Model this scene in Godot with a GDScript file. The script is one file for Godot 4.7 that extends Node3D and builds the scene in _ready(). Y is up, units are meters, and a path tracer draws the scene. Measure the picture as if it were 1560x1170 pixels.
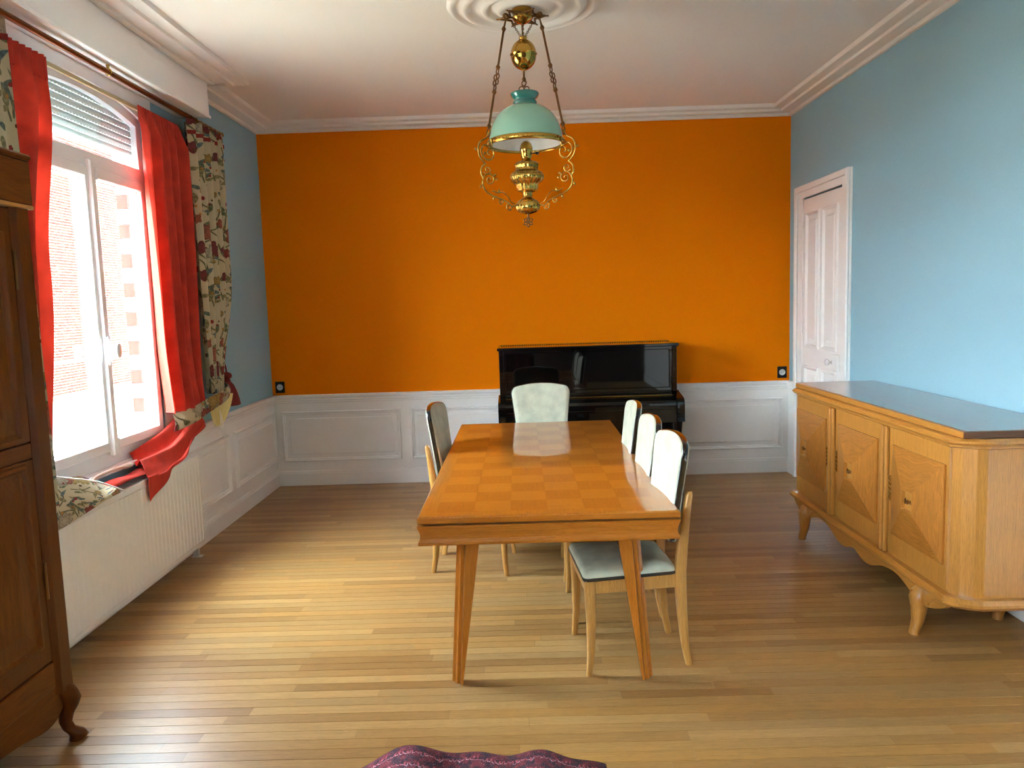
extends Node3D
# A dining room with an orange far wall, seen across an oak parquet floor.

const XL := -2.317
const XR := 2.463
const ZB := -7.094
const ZR := 2.2
const HC := 3.28
const EYE := 1.65

# ---------------------------------------------------------------- mesh builder
class MB:
	var v := PackedVector3Array()      # triangles, counter-clockwise seen from outside
	var s := PackedInt32Array()        # smoothing group of each vertex, -1 flat
	var t := PackedVector2Array()      # own uv, used when own_uv is on
	var own_uv := false

	func tri(a: Vector3, b: Vector3, c: Vector3, g := -1) -> void:
		v.push_back(a); v.push_back(b); v.push_back(c)
		s.push_back(g); s.push_back(g); s.push_back(g)
		if own_uv:
			t.push_back(Vector2.ZERO); t.push_back(Vector2.ZERO); t.push_back(Vector2.ZERO)

	func quad(a: Vector3, b: Vector3, c: Vector3, d: Vector3, g := -1) -> void:
		tri(a, b, c, g); tri(a, c, d, g)

	func quadf(a: Vector3, b: Vector3, c: Vector3, d: Vector3, ref: Vector3, g := -1) -> void:
		var n := (b - a).cross(c - a) + (c - a).cross(d - a)
		if n.dot(ref) < 0.0: quad(a, d, c, b, g)
		else: quad(a, b, c, d, g)

	func fix(from: int) -> void:         # turns a closed piece outside out
		var vol := 0.0
		var o := v[from]
		for i in range(from, v.size(), 3):
			vol += (v[i] - o).dot((v[i + 1] - o).cross(v[i + 2] - o))
		if vol < 0.0:
			for i in range(from, v.size(), 3):
				var h := v[i + 1]; v[i + 1] = v[i + 2]; v[i + 2] = h
				if own_uv:
					var k := t[i + 1]; t[i + 1] = t[i + 2]; t[i + 2] = k

	func box(c: Vector3, z: Vector3, bev := 0.0, xf := Transform3D.IDENTITY) -> void:
		var h := z * 0.5
		var b := minf(bev, minf(h.x, minf(h.y, h.z)) * 0.95)
		var from := v.size()
		if b <= 0.0:
			var p := []
			for i in 8:
				p.append(xf * (c + Vector3(h.x if i & 1 else -h.x, h.y if i & 2 else -h.y, h.z if i & 4 else -h.z)))
			for f in [[0, 1, 3, 2], [4, 6, 7, 5], [0, 4, 5, 1], [2, 3, 7, 6], [0, 2, 6, 4], [1, 5, 7, 3]]:
				quad(p[f[0]], p[f[1]], p[f[2]], p[f[3]])
			fix(from)
			return
		var mid := xf * c
		for ax in 3:
			var a1 := (ax + 1) % 3
			var a2 := (ax + 2) % 3
			for sg in [-1.0, 1.0]:
				var q := []
				for k in [[-1.0, -1.0], [1.0, -1.0], [1.0, 1.0], [-1.0, 1.0]]:
					var p := Vector3.ZERO
					p[ax] = sg * h[ax]; p[a1] = k[0] * (h[a1] - b); p[a2] = k[1] * (h[a2] - b)
					q.append(xf * (c + p))
				quadf(q[0], q[1], q[2], q[3], (q[0] + q[2]) * 0.5 - mid)
			for s1 in [-1.0, 1.0]:
				for s2 in [-1.0, 1.0]:
					var q := []
					for k in [[0, -1.0], [0, 1.0], [1, 1.0], [1, -1.0]]:
						var p := Vector3.ZERO
						p[ax] = k[1] * (h[ax] - b)
						p[a1] = s1 * (h[a1] - (b if k[0] == 0 else 0.0))
						p[a2] = s2 * (h[a2] - (0.0 if k[0] == 0 else b))
						q.append(xf * (c + p))
					quadf(q[0], q[1], q[2], q[3], (q[0] + q[2]) * 0.5 - mid)
		for i in 8:
			var sx := 1.0 if i & 1 else -1.0
			var sy := 1.0 if i & 2 else -1.0
			var sz := 1.0 if i & 4 else -1.0
			var a := xf * (c + Vector3(sx * h.x, sy * (h.y - b), sz * (h.z - b)))
			var d := xf * (c + Vector3(sx * (h.x - b), sy * h.y, sz * (h.z - b)))
			var e := xf * (c + Vector3(sx * (h.x - b), sy * (h.y - b), sz * h.z))
			if (d - a).cross(e - a).dot(a - mid) < 0.0: tri(a, e, d)
			else: tri(a, d, e)

	func box2(a: Vector3, b: Vector3, bev := 0.0, xf := Transform3D.IDENTITY) -> void:
		box((a + b) * 0.5, (b - a).abs(), bev, xf)

	func rings(rr: Array, cap0 := true, cap1 := true, g := 0, closed := true) -> void:
		var from := v.size()
		var n: int = rr[0].size()
		var m := n if closed else n - 1
		for i in rr.size() - 1:
			for j in m:
				var k := (j + 1) % n
				quad(rr[i][j], rr[i][k], rr[i + 1][k], rr[i + 1][j], g)
		if cap0: fan(rr[0], true)
		if cap1: fan(rr[rr.size() - 1], false)
		fix(from)

	func fan(r: Array, flip: bool) -> void:
		var c := Vector3.ZERO
		for p in r: c += p
		c /= r.size()
		for j in r.size():
			var k := (j + 1) % r.size()
			if flip: tri(c, r[k], r[j])
			else: tri(c, r[j], r[k])

	func lathe(prof: Array, seg := 24, xf := Transform3D.IDENTITY, g := 0) -> void:
		var rr := []
		for p in prof:
			var ring := []
			for j in seg:
				var a := TAU * j / seg
				ring.append(xf * Vector3(maxf(p.x, 0.0002) * cos(a), p.y, maxf(p.x, 0.0002) * sin(a)))
			rr.append(ring)
		rings(rr, true, true, g)

	func fluted(prof: Array, n: int, amp: float, seg := 96) -> void:      # a turned shape with n shallow lobes
		var rr := []
		for p in prof:
			var ring := []
			for j in seg:
				var a := TAU * j / seg
				var q: float = maxf(p.x, 0.0002) * (1.0 + amp * (absf(sin(a * n * 0.5)) - 0.6) * smoothstep(0.03, 0.06, p.x))
				ring.append(Vector3(q * cos(a), p.y, q * sin(a)))
			rr.append(ring)
		rings(rr, true, true, 0)

	func tube(path: Array, radii: Array, seg := 8, g := 0, flat := 1.0) -> void:
		var rr := []
		var up := Vector3.UP
		var t0: Vector3 = (path[1] - path[0]).normalized()
		if absf(t0.dot(up)) > 0.9: up = Vector3.RIGHT
		var nrm := (up - t0 * up.dot(t0)).normalized()
		for i in path.size():
			var a: Vector3 = path[maxi(i - 1, 0)]
			var b: Vector3 = path[mini(i + 1, path.size() - 1)]
			var tg := (b - a).normalized()
			nrm = (nrm - tg * nrm.dot(tg)).normalized()
			var bn := tg.cross(nrm)
			var r: float = radii[mini(i, radii.size() - 1)]
			var ring := []
			for j in seg:
				var an := TAU * j / seg
				ring.append(path[i] + nrm * cos(an) * r + bn * sin(an) * r * flat)
			rr.append(ring)
		rings(rr, true, true, g)

	func torus(c: Vector3, r: float, w: float, ax := Vector3.UP, seg := 16, sd := 6, squash := 1.0) -> void:
		var x := ax.cross(Vector3(0.3, 0.9, 0.2)).normalized()
		var y := ax.cross(x).normalized()
		var from := v.size()
		for i in seg:
			for j in sd:
				var q := []
				for k in [[0, 0], [1, 0], [1, 1], [0, 1]]:
					var a: float = TAU * (i + k[0]) / seg
					var b: float = TAU * (j + k[1]) / sd
					var d := x * cos(a) + y * sin(a) * squash
					q.append(c + d * (r + w * cos(b)) + ax * w * sin(b))
				quad(q[0], q[1], q[2], q[3], 0)
		fix(from)

	func prism(poly: Array, d0: float, d1: float, xf := Transform3D.IDENTITY, g := -1) -> void:   # a polygon in xy, drawn out along z
		var from := v.size()
		var pk := PackedVector2Array()
		for p in poly: pk.push_back(p)
		var ix := Geometry2D.triangulate_polygon(pk)
		for i in range(0, ix.size(), 3):
			var a := pk[ix[i]]; var b := pk[ix[i + 1]]; var c := pk[ix[i + 2]]
			if (b - a).cross(c - a) < 0.0:
				var h := b; b = c; c = h
			tri(xf * Vector3(a.x, a.y, d1), xf * Vector3(b.x, b.y, d1), xf * Vector3(c.x, c.y, d1))
			tri(xf * Vector3(a.x, a.y, d0), xf * Vector3(c.x, c.y, d0), xf * Vector3(b.x, b.y, d0))
		var area := 0.0
		for i in pk.size(): area += pk[i].cross(pk[(i + 1) % pk.size()])
		for i in pk.size():
			var a := pk[i]; var b := pk[(i + 1) % pk.size()]
			if area < 0.0:
				var h := a; a = b; b = h
			quad(xf * Vector3(a.x, a.y, d0), xf * Vector3(b.x, b.y, d0), xf * Vector3(b.x, b.y, d1), xf * Vector3(a.x, a.y, d1), g)
		fix(from)

	func frame(xf: Transform3D, x0: float, x1: float, y0: float, y1: float, prof: Array, cap := false) -> void:   # a mitred moulding round a rectangle: prof holds (inset, height)
		for i in prof.size() - 1:
			var p: Vector2 = prof[i]
			var q: Vector2 = prof[i + 1]
			var a := [Vector3(x0 + p.x, y0 + p.x, p.y), Vector3(x1 - p.x, y0 + p.x, p.y), Vector3(x1 - p.x, y1 - p.x, p.y), Vector3(x0 + p.x, y1 - p.x, p.y)]
			var b := [Vector3(x0 + q.x, y0 + q.x, q.y), Vector3(x1 - q.x, y0 + q.x, q.y), Vector3(x1 - q.x, y1 - q.x, q.y), Vector3(x0 + q.x, y1 - q.x, q.y)]
			for k in 4:
				var n := (k + 1) % 4
				quad(xf * a[k], xf * a[n], xf * b[n], xf * b[k])
			if cap and i == prof.size() - 2:
				quad(xf * b[0], xf * b[1], xf * b[2], xf * b[3])

	func grid(f: Callable, nu: int, nv: int, us := 1.0, vs := 1.0, thick := 0.0) -> void:
		own_uv = true
		var p := []
		for i in nu + 1:
			var row := []
			for j in nv + 1: row.append(f.call(float(i) / nu, float(j) / nv))
			p.append(row)
		for i in nu:
			for j in nv:
				var q := [[i, j], [i + 1, j], [i + 1, j + 1], [i, j + 1]]
				for k in [0, 1, 2, 0, 2, 3]:
					v.push_back(p[q[k][0]][q[k][1]]); s.push_back(0)
					t.push_back(Vector2(float(q[k][0]) / nu * us, float(q[k][1]) / nv * vs))
		if thick > 0.0:                      # a second skin and closed edges
			var nn := []
			for i in nu + 1:
				var row := []
				for j in nv + 1:
					var du: Vector3 = p[mini(i + 1, nu)][j] - p[maxi(i - 1, 0)][j]
					var dv: Vector3 = p[i][mini(j + 1, nv)] - p[i][maxi(j - 1, 0)]
					row.append(p[i][j] - du.cross(dv).normalized() * thick)
				nn.append(row)
			for i in nu:
				for j in nv:
					var q := [[i, j], [i + 1, j], [i + 1, j + 1], [i, j + 1]]
					for k in [0, 2, 1, 0, 3, 2]:
						v.push_back(nn[q[k][0]][q[k][1]]); s.push_back(1)
						t.push_back(Vector2(float(q[k][0]) / nu * us, float(q[k][1]) / nv * vs))
			for i in nu:
				quad(p[i][0], nn[i][0], nn[i + 1][0], p[i + 1][0]); quad(p[i][nv], p[i + 1][nv], nn[i + 1][nv], nn[i][nv])
			for j in nv:
				quad(p[0][j], p[0][j + 1], nn[0][j + 1], nn[0][j]); quad(p[nu][j], nn[nu][j], nn[nu][j + 1], p[nu][j + 1])

	func mesh(grain := 0, off := Vector2.ZERO) -> ArrayMesh:
		var st := SurfaceTool.new()
		st.begin(Mesh.PRIMITIVE_TRIANGLES)
		for i in range(0, v.size(), 3):
			var n := (v[i + 1] - v[i]).cross(v[i + 2] - v[i]).abs()
			var ax := 0
			if n.y > n.x: ax = 1
			if n[2] > n[ax]: ax = 2
			var va := 3 - ax - grain
			var ua := grain
			if ax == grain:
				ua = (ax + 1) % 3; va = (ax + 2) % 3
			for k in [0, 2, 1]:
				st.set_smooth_group(s[i + k])
				if own_uv: st.set_uv(t[i + k])
				else: st.set_uv(Vector2(v[i + k][ua], v[i + k][va]) + off)
				st.add_vertex(v[i + k])
		st.generate_normals()
		return st.commit()

# ---------------------------------------------------------------- scene helpers
var rng := RandomNumberGenerator.new()
var taken := {}
var mats := {}
var tex := {}

func numbered(called: String) -> String:
	if not taken.has(called):
		taken[called] = 0
		return called
	taken[called] += 1
	return "%s_%03d" % [called, taken[called]]

func tag(o: Node, label: String, category: String, group := "", kind := "") -> void:
	o.set_meta("label", label); o.set_meta("category", category)
	if group != "": o.set_meta("group", group)
	if kind != "": o.set_meta("kind", kind)

func thing(called: String, label: String, category: String, at := Vector3.ZERO, turn := 0.0, group := "", kind := "") -> Node3D:
	var o := Node3D.new()
	o.name = numbered(called)
	add_child(o)
	o.position = at; o.rotation.y = turn
	tag(o, label, category, group, kind)
	return o

func part(parent: Node, called: String, m: MB, mat: Material, grain := 0, off := Vector2(-1, -1)) -> MeshInstance3D:
	var o := MeshInstance3D.new()
	o.name = called
	if off.x == -1: off = Vector2(rng.randf() * 7.0, rng.randf() * 7.0)
	o.mesh = m.mesh(grain, off)
	o.material_override = mat
	parent.add_child(o, true)
	return o

func inst(parent: Node, called: String, me: Mesh, mat: Material, xf := Transform3D.IDENTITY) -> MeshInstance3D:
	var o := MeshInstance3D.new()
	o.name = called
	o.mesh = me; o.material_override = mat; o.transform = xf
	parent.add_child(o, true)
	return o

func copy(o: Node3D, label: String, at: Vector3, turn: float) -> Node3D:
	var c: Node3D = o.duplicate()
	c.name = numbered(String(o.name))
	add_child(c)
	c.position = at; c.rotation.y = turn
	c.set_meta("label", label)
	return c

func bez(pts: Array, n: int) -> Array:            # a smooth path through points
	var out := []
	for i in pts.size() - 1:
		var p0 = pts[maxi(i - 1, 0)]
		var p1 = pts[i]
		var p2 = pts[i + 1]
		var p3 = pts[mini(i + 2, pts.size() - 1)]
		for k in n:
			var w := float(k) / n
			out.append(0.5 * (2.0 * p1 + (p2 - p0) * w + (2.0 * p0 - 5.0 * p1 + 4.0 * p2 - p3) * w * w + (3.0 * p1 - p0 - 3.0 * p2 + p3) * w * w * w))
	out.append(pts[pts.size() - 1])
	return out

func post(rows: Array, ch := 0.2) -> Array:        # rings of a chamfered post; each row: x, y, z, width x, width z
	var rr := []
	for r in rows:
		var hx: float = r[3] * 0.5
		var hz: float = r[4] * 0.5
		var c: float = minf(hx, hz) * ch
		var o := Vector3(r[0], r[1], r[2])
		rr.append([o + Vector3(hx, 0, hz - c), o + Vector3(hx - c, 0, hz), o + Vector3(-hx + c, 0, hz), o + Vector3(-hx, 0, hz - c), o + Vector3(-hx, 0, -hz + c), o + Vector3(-hx + c, 0, -hz), o + Vector3(hx - c, 0, -hz), o + Vector3(hx, 0, -hz + c)])
	return rr

# ---------------------------------------------------------------- textures and materials
func wood_image(w: int, h: int, sd: int, along: float, across: float, strength: float, pores: float, wave: float) -> ImageTexture:
	var n := FastNoiseLite.new(); n.seed = sd; n.frequency = 1.0; n.fractal_octaves = 3
	var m := FastNoiseLite.new(); m.seed = sd + 7; m.frequency = 1.0; m.fractal_octaves = 2
	var im := Image.create(w, h, false, Image.FORMAT_RGB8)
	for y in h:
		for x in w:
			var u := float(x) / w
			var q := float(y) / h
			var a := TAU * u
			var b := TAU * q                               # on a torus, so that it repeats without a seam
			var cx := cos(a) * along; var sx := sin(a) * along
			var bend := m.get_noise_3d(cx * 0.6, sx * 0.6, q * 3.0) * wave
			var p := n.get_noise_3d(cx + 9.0 * cos(b + bend), sx + 9.0 * sin(b + bend), 0.0 + across * 0.01)
			var f := n.get_noise_3d(cx * 1.6 + across * cos(b + bend), across * sin(b + bend), sx * 1.6)
			var g := m.get_noise_3d(cx * 3.0 + across * 2.6 * cos(b), across * 2.6 * sin(b), sx * 3.0)
			var k := 0.88 + strength * (0.55 * p + 0.75 * f) - pores * maxf(0.0, g - 0.12)
			k = clampf(k, 0.0, 1.0)
			im.set_pixel(x, y, Color(k, k * (0.97 + 0.03 * k), k * (0.93 + 0.07 * k)))
	im.generate_mipmaps()
	return ImageTexture.create_from_image(im)

func mottle_image(sz: int, sd: int, freq: float, lo: float, hi: float) -> ImageTexture:
	var n := FastNoiseLite.new(); n.seed = sd; n.frequency = freq; n.fractal_octaves = 4
	var im := n.get_seamless_image(sz, sz)
	im.convert(Image.FORMAT_RGB8)
	for y in sz:
		for x in sz:
			var k := lerpf(lo, hi, im.get_pixel(x, y).r)
			im.set_pixel(x, y, Color(k, k, k))
	return ImageTexture.create_from_image(im)

func blot(im: Image, c: Vector2, r: float, col: Color, petals: int, ph: float, deep: float) -> void:
	var w := im.get_width()
	for y in range(int(c.y - r * 1.3), int(c.y + r * 1.3)):
		for x in range(int(c.x - r * 1.3), int(c.x + r * 1.3)):
			var d := Vector2(x, y) - c
			var a := d.angle()
			var edge := r * (1.0 - deep + deep * absf(cos(a * petals * 0.5 + ph)))
			var l := d.length()
			if l < edge:
				var k := l / edge
				var q := col.lerp(col.darkened(0.45), 0.35 + 0.65 * absf(sin(k * 7.0 + a * 2.0)) * k)
				im.set_pixel(posmod(x, w), posmod(y, w), q)

func stroke(im: Image, a: Vector2, b: Vector2, bow: float, r0: float, r1: float, col: Color) -> void:
	var w := im.get_width()
	var nrm := (b - a).orthogonal() * bow
	for i in 41:
		var k := i / 40.0
		var p := a.lerp(b, k) + nrm * sin(k * PI)
		var r := lerpf(r0, r1, k) * (0.35 + 0.65 * sin(clampf(k * 1.02, 0.0, 1.0) * PI) if r1 < r0 else 1.0)
		for y in range(int(p.y - r), int(p.y + r) + 1):
			for x in range(int(p.x - r), int(p.x + r) + 1):
				if Vector2(x, y).distance_to(p) <= r: im.set_pixel(posmod(x, w), posmod(y, w), col.darkened(0.25 * absf(sin(k * 9.0))))

func floral_image() -> ImageTexture:
	var r := RandomNumberGenerator.new(); r.seed = 5
	var im := Image.create(512, 512, false, Image.FORMAT_RGB8)
	im.fill(Color8(190, 176, 142))
	for i in 26:
		var p := Vector2(r.randf() * 512, r.randf() * 512)
		stroke(im, p, p + Vector2(r.randf_range(-110, 110), r.randf_range(-110, 110)), r.randf_range(-0.3, 0.3), 3.0, 3.0, Color8(120, 116, 82))
	for i in 90:
		var p := Vector2(r.randf() * 512, r.randf() * 512)
		var a := r.randf() * TAU
		stroke(im, p, p + Vector2.from_angle(a) * r.randf_range(26, 58), r.randf_range(-0.2, 0.2), r.randf_range(9, 15), 2.0, [Color8(118, 124, 86), Color8(104, 118, 102), Color8(148, 140, 98), Color8(108, 124, 126)][i % 4])
	for i in 30:
		var p := Vector2(r.randf() * 512, r.randf() * 512)
		blot(im, p, r.randf_range(16, 44), [Color8(170, 66, 56), Color8(190, 104, 78), Color8(202, 144, 92), Color8(146, 58, 60), Color8(214, 200, 170), Color8(196, 160, 88)][i % 6], r.randi_range(5, 8), r.randf() * 3.0, 0.32)
	for i in 60:
		blot(im, Vector2(r.randf() * 512, r.randf() * 512), r.randf_range(4, 9), [Color8(180, 52, 44), Color8(120, 72, 40), Color8(224, 160, 70)][i % 3], 5, 0.0, 0.2)
	im.generate_mipmaps()
	return ImageTexture.create_from_image(im)

func kilim_image() -> ImageTexture:
	var r := RandomNumberGenerator.new(); r.seed = 11
	var n := FastNoiseLite.new(); n.seed = 4; n.frequency = 0.03
	var im := Image.create(256, 256, false, Image.FORMAT_RGB8)
	for y in 256:
		for x in 256:
			var st := (x / 3 + y / 3) % 2
			var wave := n.get_noise_2d(x, y)
			var c := Color8(84, 20, 36)
			if wave > 0.12: c = Color8(112, 30, 44)
			elif wave < -0.14: c = Color8(52, 16, 38)
			if (y + int(wave * 14.0)) % 46 < 3 and (x / 4) % 3 != 0: c = Color8(196, 150, 160)
			elif (y + int(wave * 20.0)) % 46 > 38 and (x / 6) % 2 == 0: c = Color8(164, 70, 82)
			if r.randf() < 0.03: c = Color8(206, 176, 178)
			im.set_pixel(x, y, c.darkened(0.18 * st + 0.12 * r.randf()))
	return ImageTexture.create_from_image(im)

func mat(called: String, c: Color, rough: float, opt := {}) -> StandardMaterial3D:
	if mats.has(called): return mats[called]
	var m := StandardMaterial3D.new()
	m.resource_name = called
	m.albedo_color = c
	m.roughness = rough
	m.metallic = opt.get("metal", 0.0)
	m.metallic_specular = opt.get("spec", 0.5)
	if opt.has("tex"):
		m.albedo_texture = opt.tex
		var sc = opt.get("scale", Vector3.ONE)
		m.uv1_scale = sc
		if opt.get("tri", false): m.uv1_triplanar = true
	if opt.has("bump"):
		m.heightmap_enabled = true
		m.heightmap_texture = opt.bump
		m.heightmap_scale = opt.get("bump_scale", 0.1)
		if not opt.has("tex"):
			m.uv1_scale = opt.get("scale", Vector3.ONE)
			m.uv1_triplanar = opt.get("tri", true)
	if opt.has("coat"):
		m.clearcoat_enabled = true; m.clearcoat = opt.coat; m.clearcoat_roughness = opt.get("coat_rough", 0.05)
	if opt.has("back"):
		m.backlight_enabled = true; m.backlight = opt.back
	if opt.has("rim"):
		m.rim_enabled = true; m.rim = opt.rim; m.rim_tint = 0.6
	m.cull_mode = BaseMaterial3D.CULL_DISABLED if opt.get("two", false) else BaseMaterial3D.CULL_BACK
	mats[called] = m
	return m

func materials() -> void:
	tex.grain = wood_image(512, 256, 3, 1.1, 40.0, 0.11, 0.20, 0.10)
	tex.flame = wood_image(512, 256, 21, 1.4, 12.0, 0.14, 0.12, 0.3)
	tex.mottle = mottle_image(256, 8, 0.012, 0.84, 1.0)
	tex.fine = mottle_image(256, 15, 0.09, 0.0, 1.0)
	tex.floral = floral_image()
	tex.kilim = kilim_image()
	var wood := Vector3(0.6, 3.0, 1)
	mat("orange_paint", Color8(244, 130, 2), 0.62, {spec = 0.15, bump = tex.fine, bump_scale = 0.05, scale = Vector3(2, 2, 2)})
	mat("blue_paint", Color8(152, 192, 208), 0.62, {spec = 0.25, bump = tex.fine, bump_scale = 0.05, scale = Vector3(2, 2, 2)})
	mat("white_paint", Color8(244, 244, 242), 0.38)
	mat("ceiling_paint", Color8(240, 234, 226), 0.8, {bump = tex.fine, bump_scale = 0.05, scale = Vector3(2, 2, 2)})
	mat("plastic_white", Color8(242, 243, 244), 0.3)
	mat("radiator_enamel", Color8(236, 234, 228), 0.3)
	for i in 6:
		var c: Color = [Color8(194, 146, 86), Color8(184, 136, 78), Color8(204, 158, 98), Color8(172, 125, 70), Color8(188, 145, 90), Color8(196, 145, 80)][i]
		mat("oak_plank_%d" % i, c, 0.34, {tex = tex.grain, scale = Vector3(0.6, 3.2, 1)})
	mat("subfloor", Color8(46, 30, 18), 0.9)
	mat("table_wood", Color8(204, 122, 40), 0.32, {tex = tex.grain, scale = wood, spec = 0.2, coat = 0.9, coat_rough = 0.03})
	mat("table_tile_light", Color8(210, 128, 44), 0.34, {tex = tex.grain, scale = Vector3(0.9, 5.0, 1), spec = 0.2, coat = 0.9, coat_rough = 0.025})  # light and dark tones paint in the sheen of the turned grain
	mat("table_tile_dark", Color8(196, 113, 35), 0.34, {tex = tex.grain, scale = Vector3(0.9, 5.0, 1), spec = 0.2, coat = 0.9, coat_rough = 0.025})
	mat("sideboard_wood", Color8(212, 144, 62), 0.34, {tex = tex.grain, scale = wood, coat = 0.5, coat_rough = 0.15})
	mat("sideboard_veneer", Color8(198, 126, 48), 0.34, {tex = tex.flame, scale = Vector3(0.8, 1.6, 1), coat = 0.5, coat_rough = 0.15})
	mat("sideboard_top", Color8(150, 106, 66), 0.3, {tex = tex.grain, scale = wood, coat = 0.9, coat_rough = 0.12})
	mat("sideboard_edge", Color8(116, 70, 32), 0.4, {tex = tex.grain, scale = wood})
	mat("chair_wood", Color8(212, 152, 76), 0.36, {tex = tex.grain, scale = wood, coat = 0.4, coat_rough = 0.2})
	mat("cream_vinyl", Color8(202, 203, 180), 0.42, {tex = tex.mottle, scale = Vector3(3, 3, 3), tri = true})
	mat("black_band", Color8(10, 10, 11), 0.14, {coat = 1.0, coat_rough = 0.04})
	mat("dark_piping", Color8(36, 28, 22), 0.5)
	mat("piano_black", Color8(5, 5, 6), 0.03)
	mat("ivory", Color8(236, 230, 214), 0.25)
	mat("armoire_wood", Color8(112, 60, 16), 0.45, {tex = tex.grain, scale = wood, spec = 0.25, coat = 0.12, coat_rough = 0.2})
	mat("armoire_flame", Color8(118, 64, 16), 0.45, {tex = tex.flame, scale = Vector3(0.5, 1.1, 1), spec = 0.25, coat = 0.12, coat_rough = 0.2})
	mat("brass", Color8(192, 150, 68), 0.2, {metal = 1.0})
	mat("brass_embossed", Color8(200, 160, 78), 0.14, {metal = 1.0, bump = tex.mottle, bump_scale = 0.6, scale = Vector3(9, 9, 9)})
	mat("old_brass", Color8(120, 84, 46), 0.42, {metal = 1.0})
	mat("rod_bronze", Color8(120, 76, 36), 0.3, {metal = 1.0})
	mat("rod_cream", Color8(206, 190, 148), 0.4)
	mat("steel", Color8(190, 190, 186), 0.25, {metal = 1.0})
	mat("opal_green", Color8(142, 188, 164), 0.16, {back = Color(0.12, 0.2, 0.16), coat = 0.6})
	mat("opal_collar", Color8(48, 124, 116), 0.1, {coat = 0.8})
	mat("opal_white", Color8(238, 240, 238), 0.2)
	mat("red_cloth", Color8(214, 58, 38), 0.85, {back = Color(0.6, 0.6, 0.6), two = true, tex = tex.mottle, scale = Vector3(2, 2, 1)})
	mat("red_lining", Color8(232, 206, 190), 0.85, {back = Color(0.4, 0.4, 0.4), two = true})
	mat("floral_cloth", Color8(255, 255, 255), 0.85, {tex = tex.floral, scale = Vector3(1.15, 1.15, 1), back = Color(0.35, 0.35, 0.35), two = true})
	mat("red_braid", Color8(132, 34, 26), 0.85, {two = true})
	mat("maroon_thread", Color8(112, 26, 24), 0.8)
	mat("gold_cloth", Color8(216, 196, 128), 0.8, {two = true})
	mat("white_cord", Color8(236, 232, 222), 0.8)
	mat("kilim", Color8(255, 255, 255), 0.95, {tex = tex.kilim, scale = Vector3(3.2, 3.2, 1), two = true})
	mat("upholstery", Color8(96, 60, 48), 0.9)
	mat("black_plastic", Color8(18, 18, 19), 0.3)
	mat("socket_grey", Color8(206, 210, 210), 0.35)
	mat("shutter_slat", Color8(196, 212, 210), 0.5)
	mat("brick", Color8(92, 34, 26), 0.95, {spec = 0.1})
	mat("mortar", Color8(186, 176, 160), 0.95)
	mat("white_stone", Color8(226, 222, 212), 0.9)
	mat("hall_paint", Color8(74, 56, 46), 0.7)
	mat("paving", Color8(128, 121, 108), 0.95)
	mat("roof_tile", Color8(120, 70, 54), 0.9)
	var g := mat("window_glass", Color(0.95, 0.98, 0.98, 0.06), 0.0)
	g.transparency = BaseMaterial3D.TRANSPARENCY_ALPHA
	g.metallic_specular = 0.5

func _ready() -> void:
	rng.seed = 20
	camera_and_light()
	materials()
	shell()
	floor_boards()
	panelling()
	door()
	window()
	outside()
	dining_table()
	chairs()
	sideboard()
	piano()
	armoire()
	curtains()
	radiator()
	lamp()
	sockets()
	throw_seat()

func camera_and_light() -> void:
	var cam := Camera3D.new()
	cam.name = "camera"
	cam.keep_aspect = Camera3D.KEEP_HEIGHT
	cam.fov = rad_to_deg(2.0 * atan(585.0 / 1175.0))
	cam.near = 0.05; cam.far = 300.0
	add_child(cam)
	cam.transform = Transform3D(Basis(Vector3.UP, 0.0129) * Basis(Vector3.RIGHT, -0.1060) * Basis(Vector3.BACK, -0.0315), Vector3(0, EYE, 0))
	cam.current = true
	var sky := ProceduralSkyMaterial.new()
	sky.sky_top_color = Color(0.84, 0.94, 1.0)
	sky.sky_horizon_color = Color(0.93, 0.98, 1.0)
	sky.sky_curve = 0.2
	sky.ground_horizon_color = Color(0.6, 0.6, 0.58)
	sky.ground_bottom_color = Color(0.4, 0.4, 0.38)
	sky.sun_angle_max = 0.0
	var e := Environment.new()
	e.background_mode = Environment.BG_SKY
	e.sky = Sky.new()
	e.sky.sky_material = sky
	e.background_energy_multiplier = 2.6
	e.ambient_light_source = Environment.AMBIENT_SOURCE_SKY
	e.tonemap_mode = Environment.TONE_MAPPER_LINEAR
	e.tonemap_exposure = 30.5
	e.sdfgi_enabled = true; e.ssao_enabled = true; e.ssil_enabled = true
	var sun := DirectionalLight3D.new()          # along the house front: it lights the yard and grazes the facades, not the room
	sun.name = "sun"
	add_child(sun)
	sun.look_at_from_position(Vector3.ZERO, Vector3(-0.02, -0.76, -0.65), Vector3.UP)
	sun.light_color = Color(1.0, 0.93, 0.80)
	sun.light_energy = 0.7
	sun.light_angular_distance = 0.6
	sun.shadow_enabled = true
	var we := WorldEnvironment.new()
	we.name = "sky"
	we.environment = e
	add_child(we)

# ---------------------------------------------------------------- the room
const WZ0 := -4.93      # window opening, far jamb
const WZ1 := -3.58      # near jamb
const WY0 := 0.80
const WSP := 2.84       # springing of the flat arch
const WTOP := 2.93
const MORE := [3.03, 5.505]   # two unseen windows added along the left wall for more daylight: how far they stand from the first

func arch_y(z: float, lo: float, hi: float, spring: float, top: float) -> float:
	var c := (lo + hi) * 0.5
	var h := absf(hi - lo) * 0.5
	var k := (z - c) / h
	return spring + (top - spring) * (1.0 - k * k)

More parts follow.
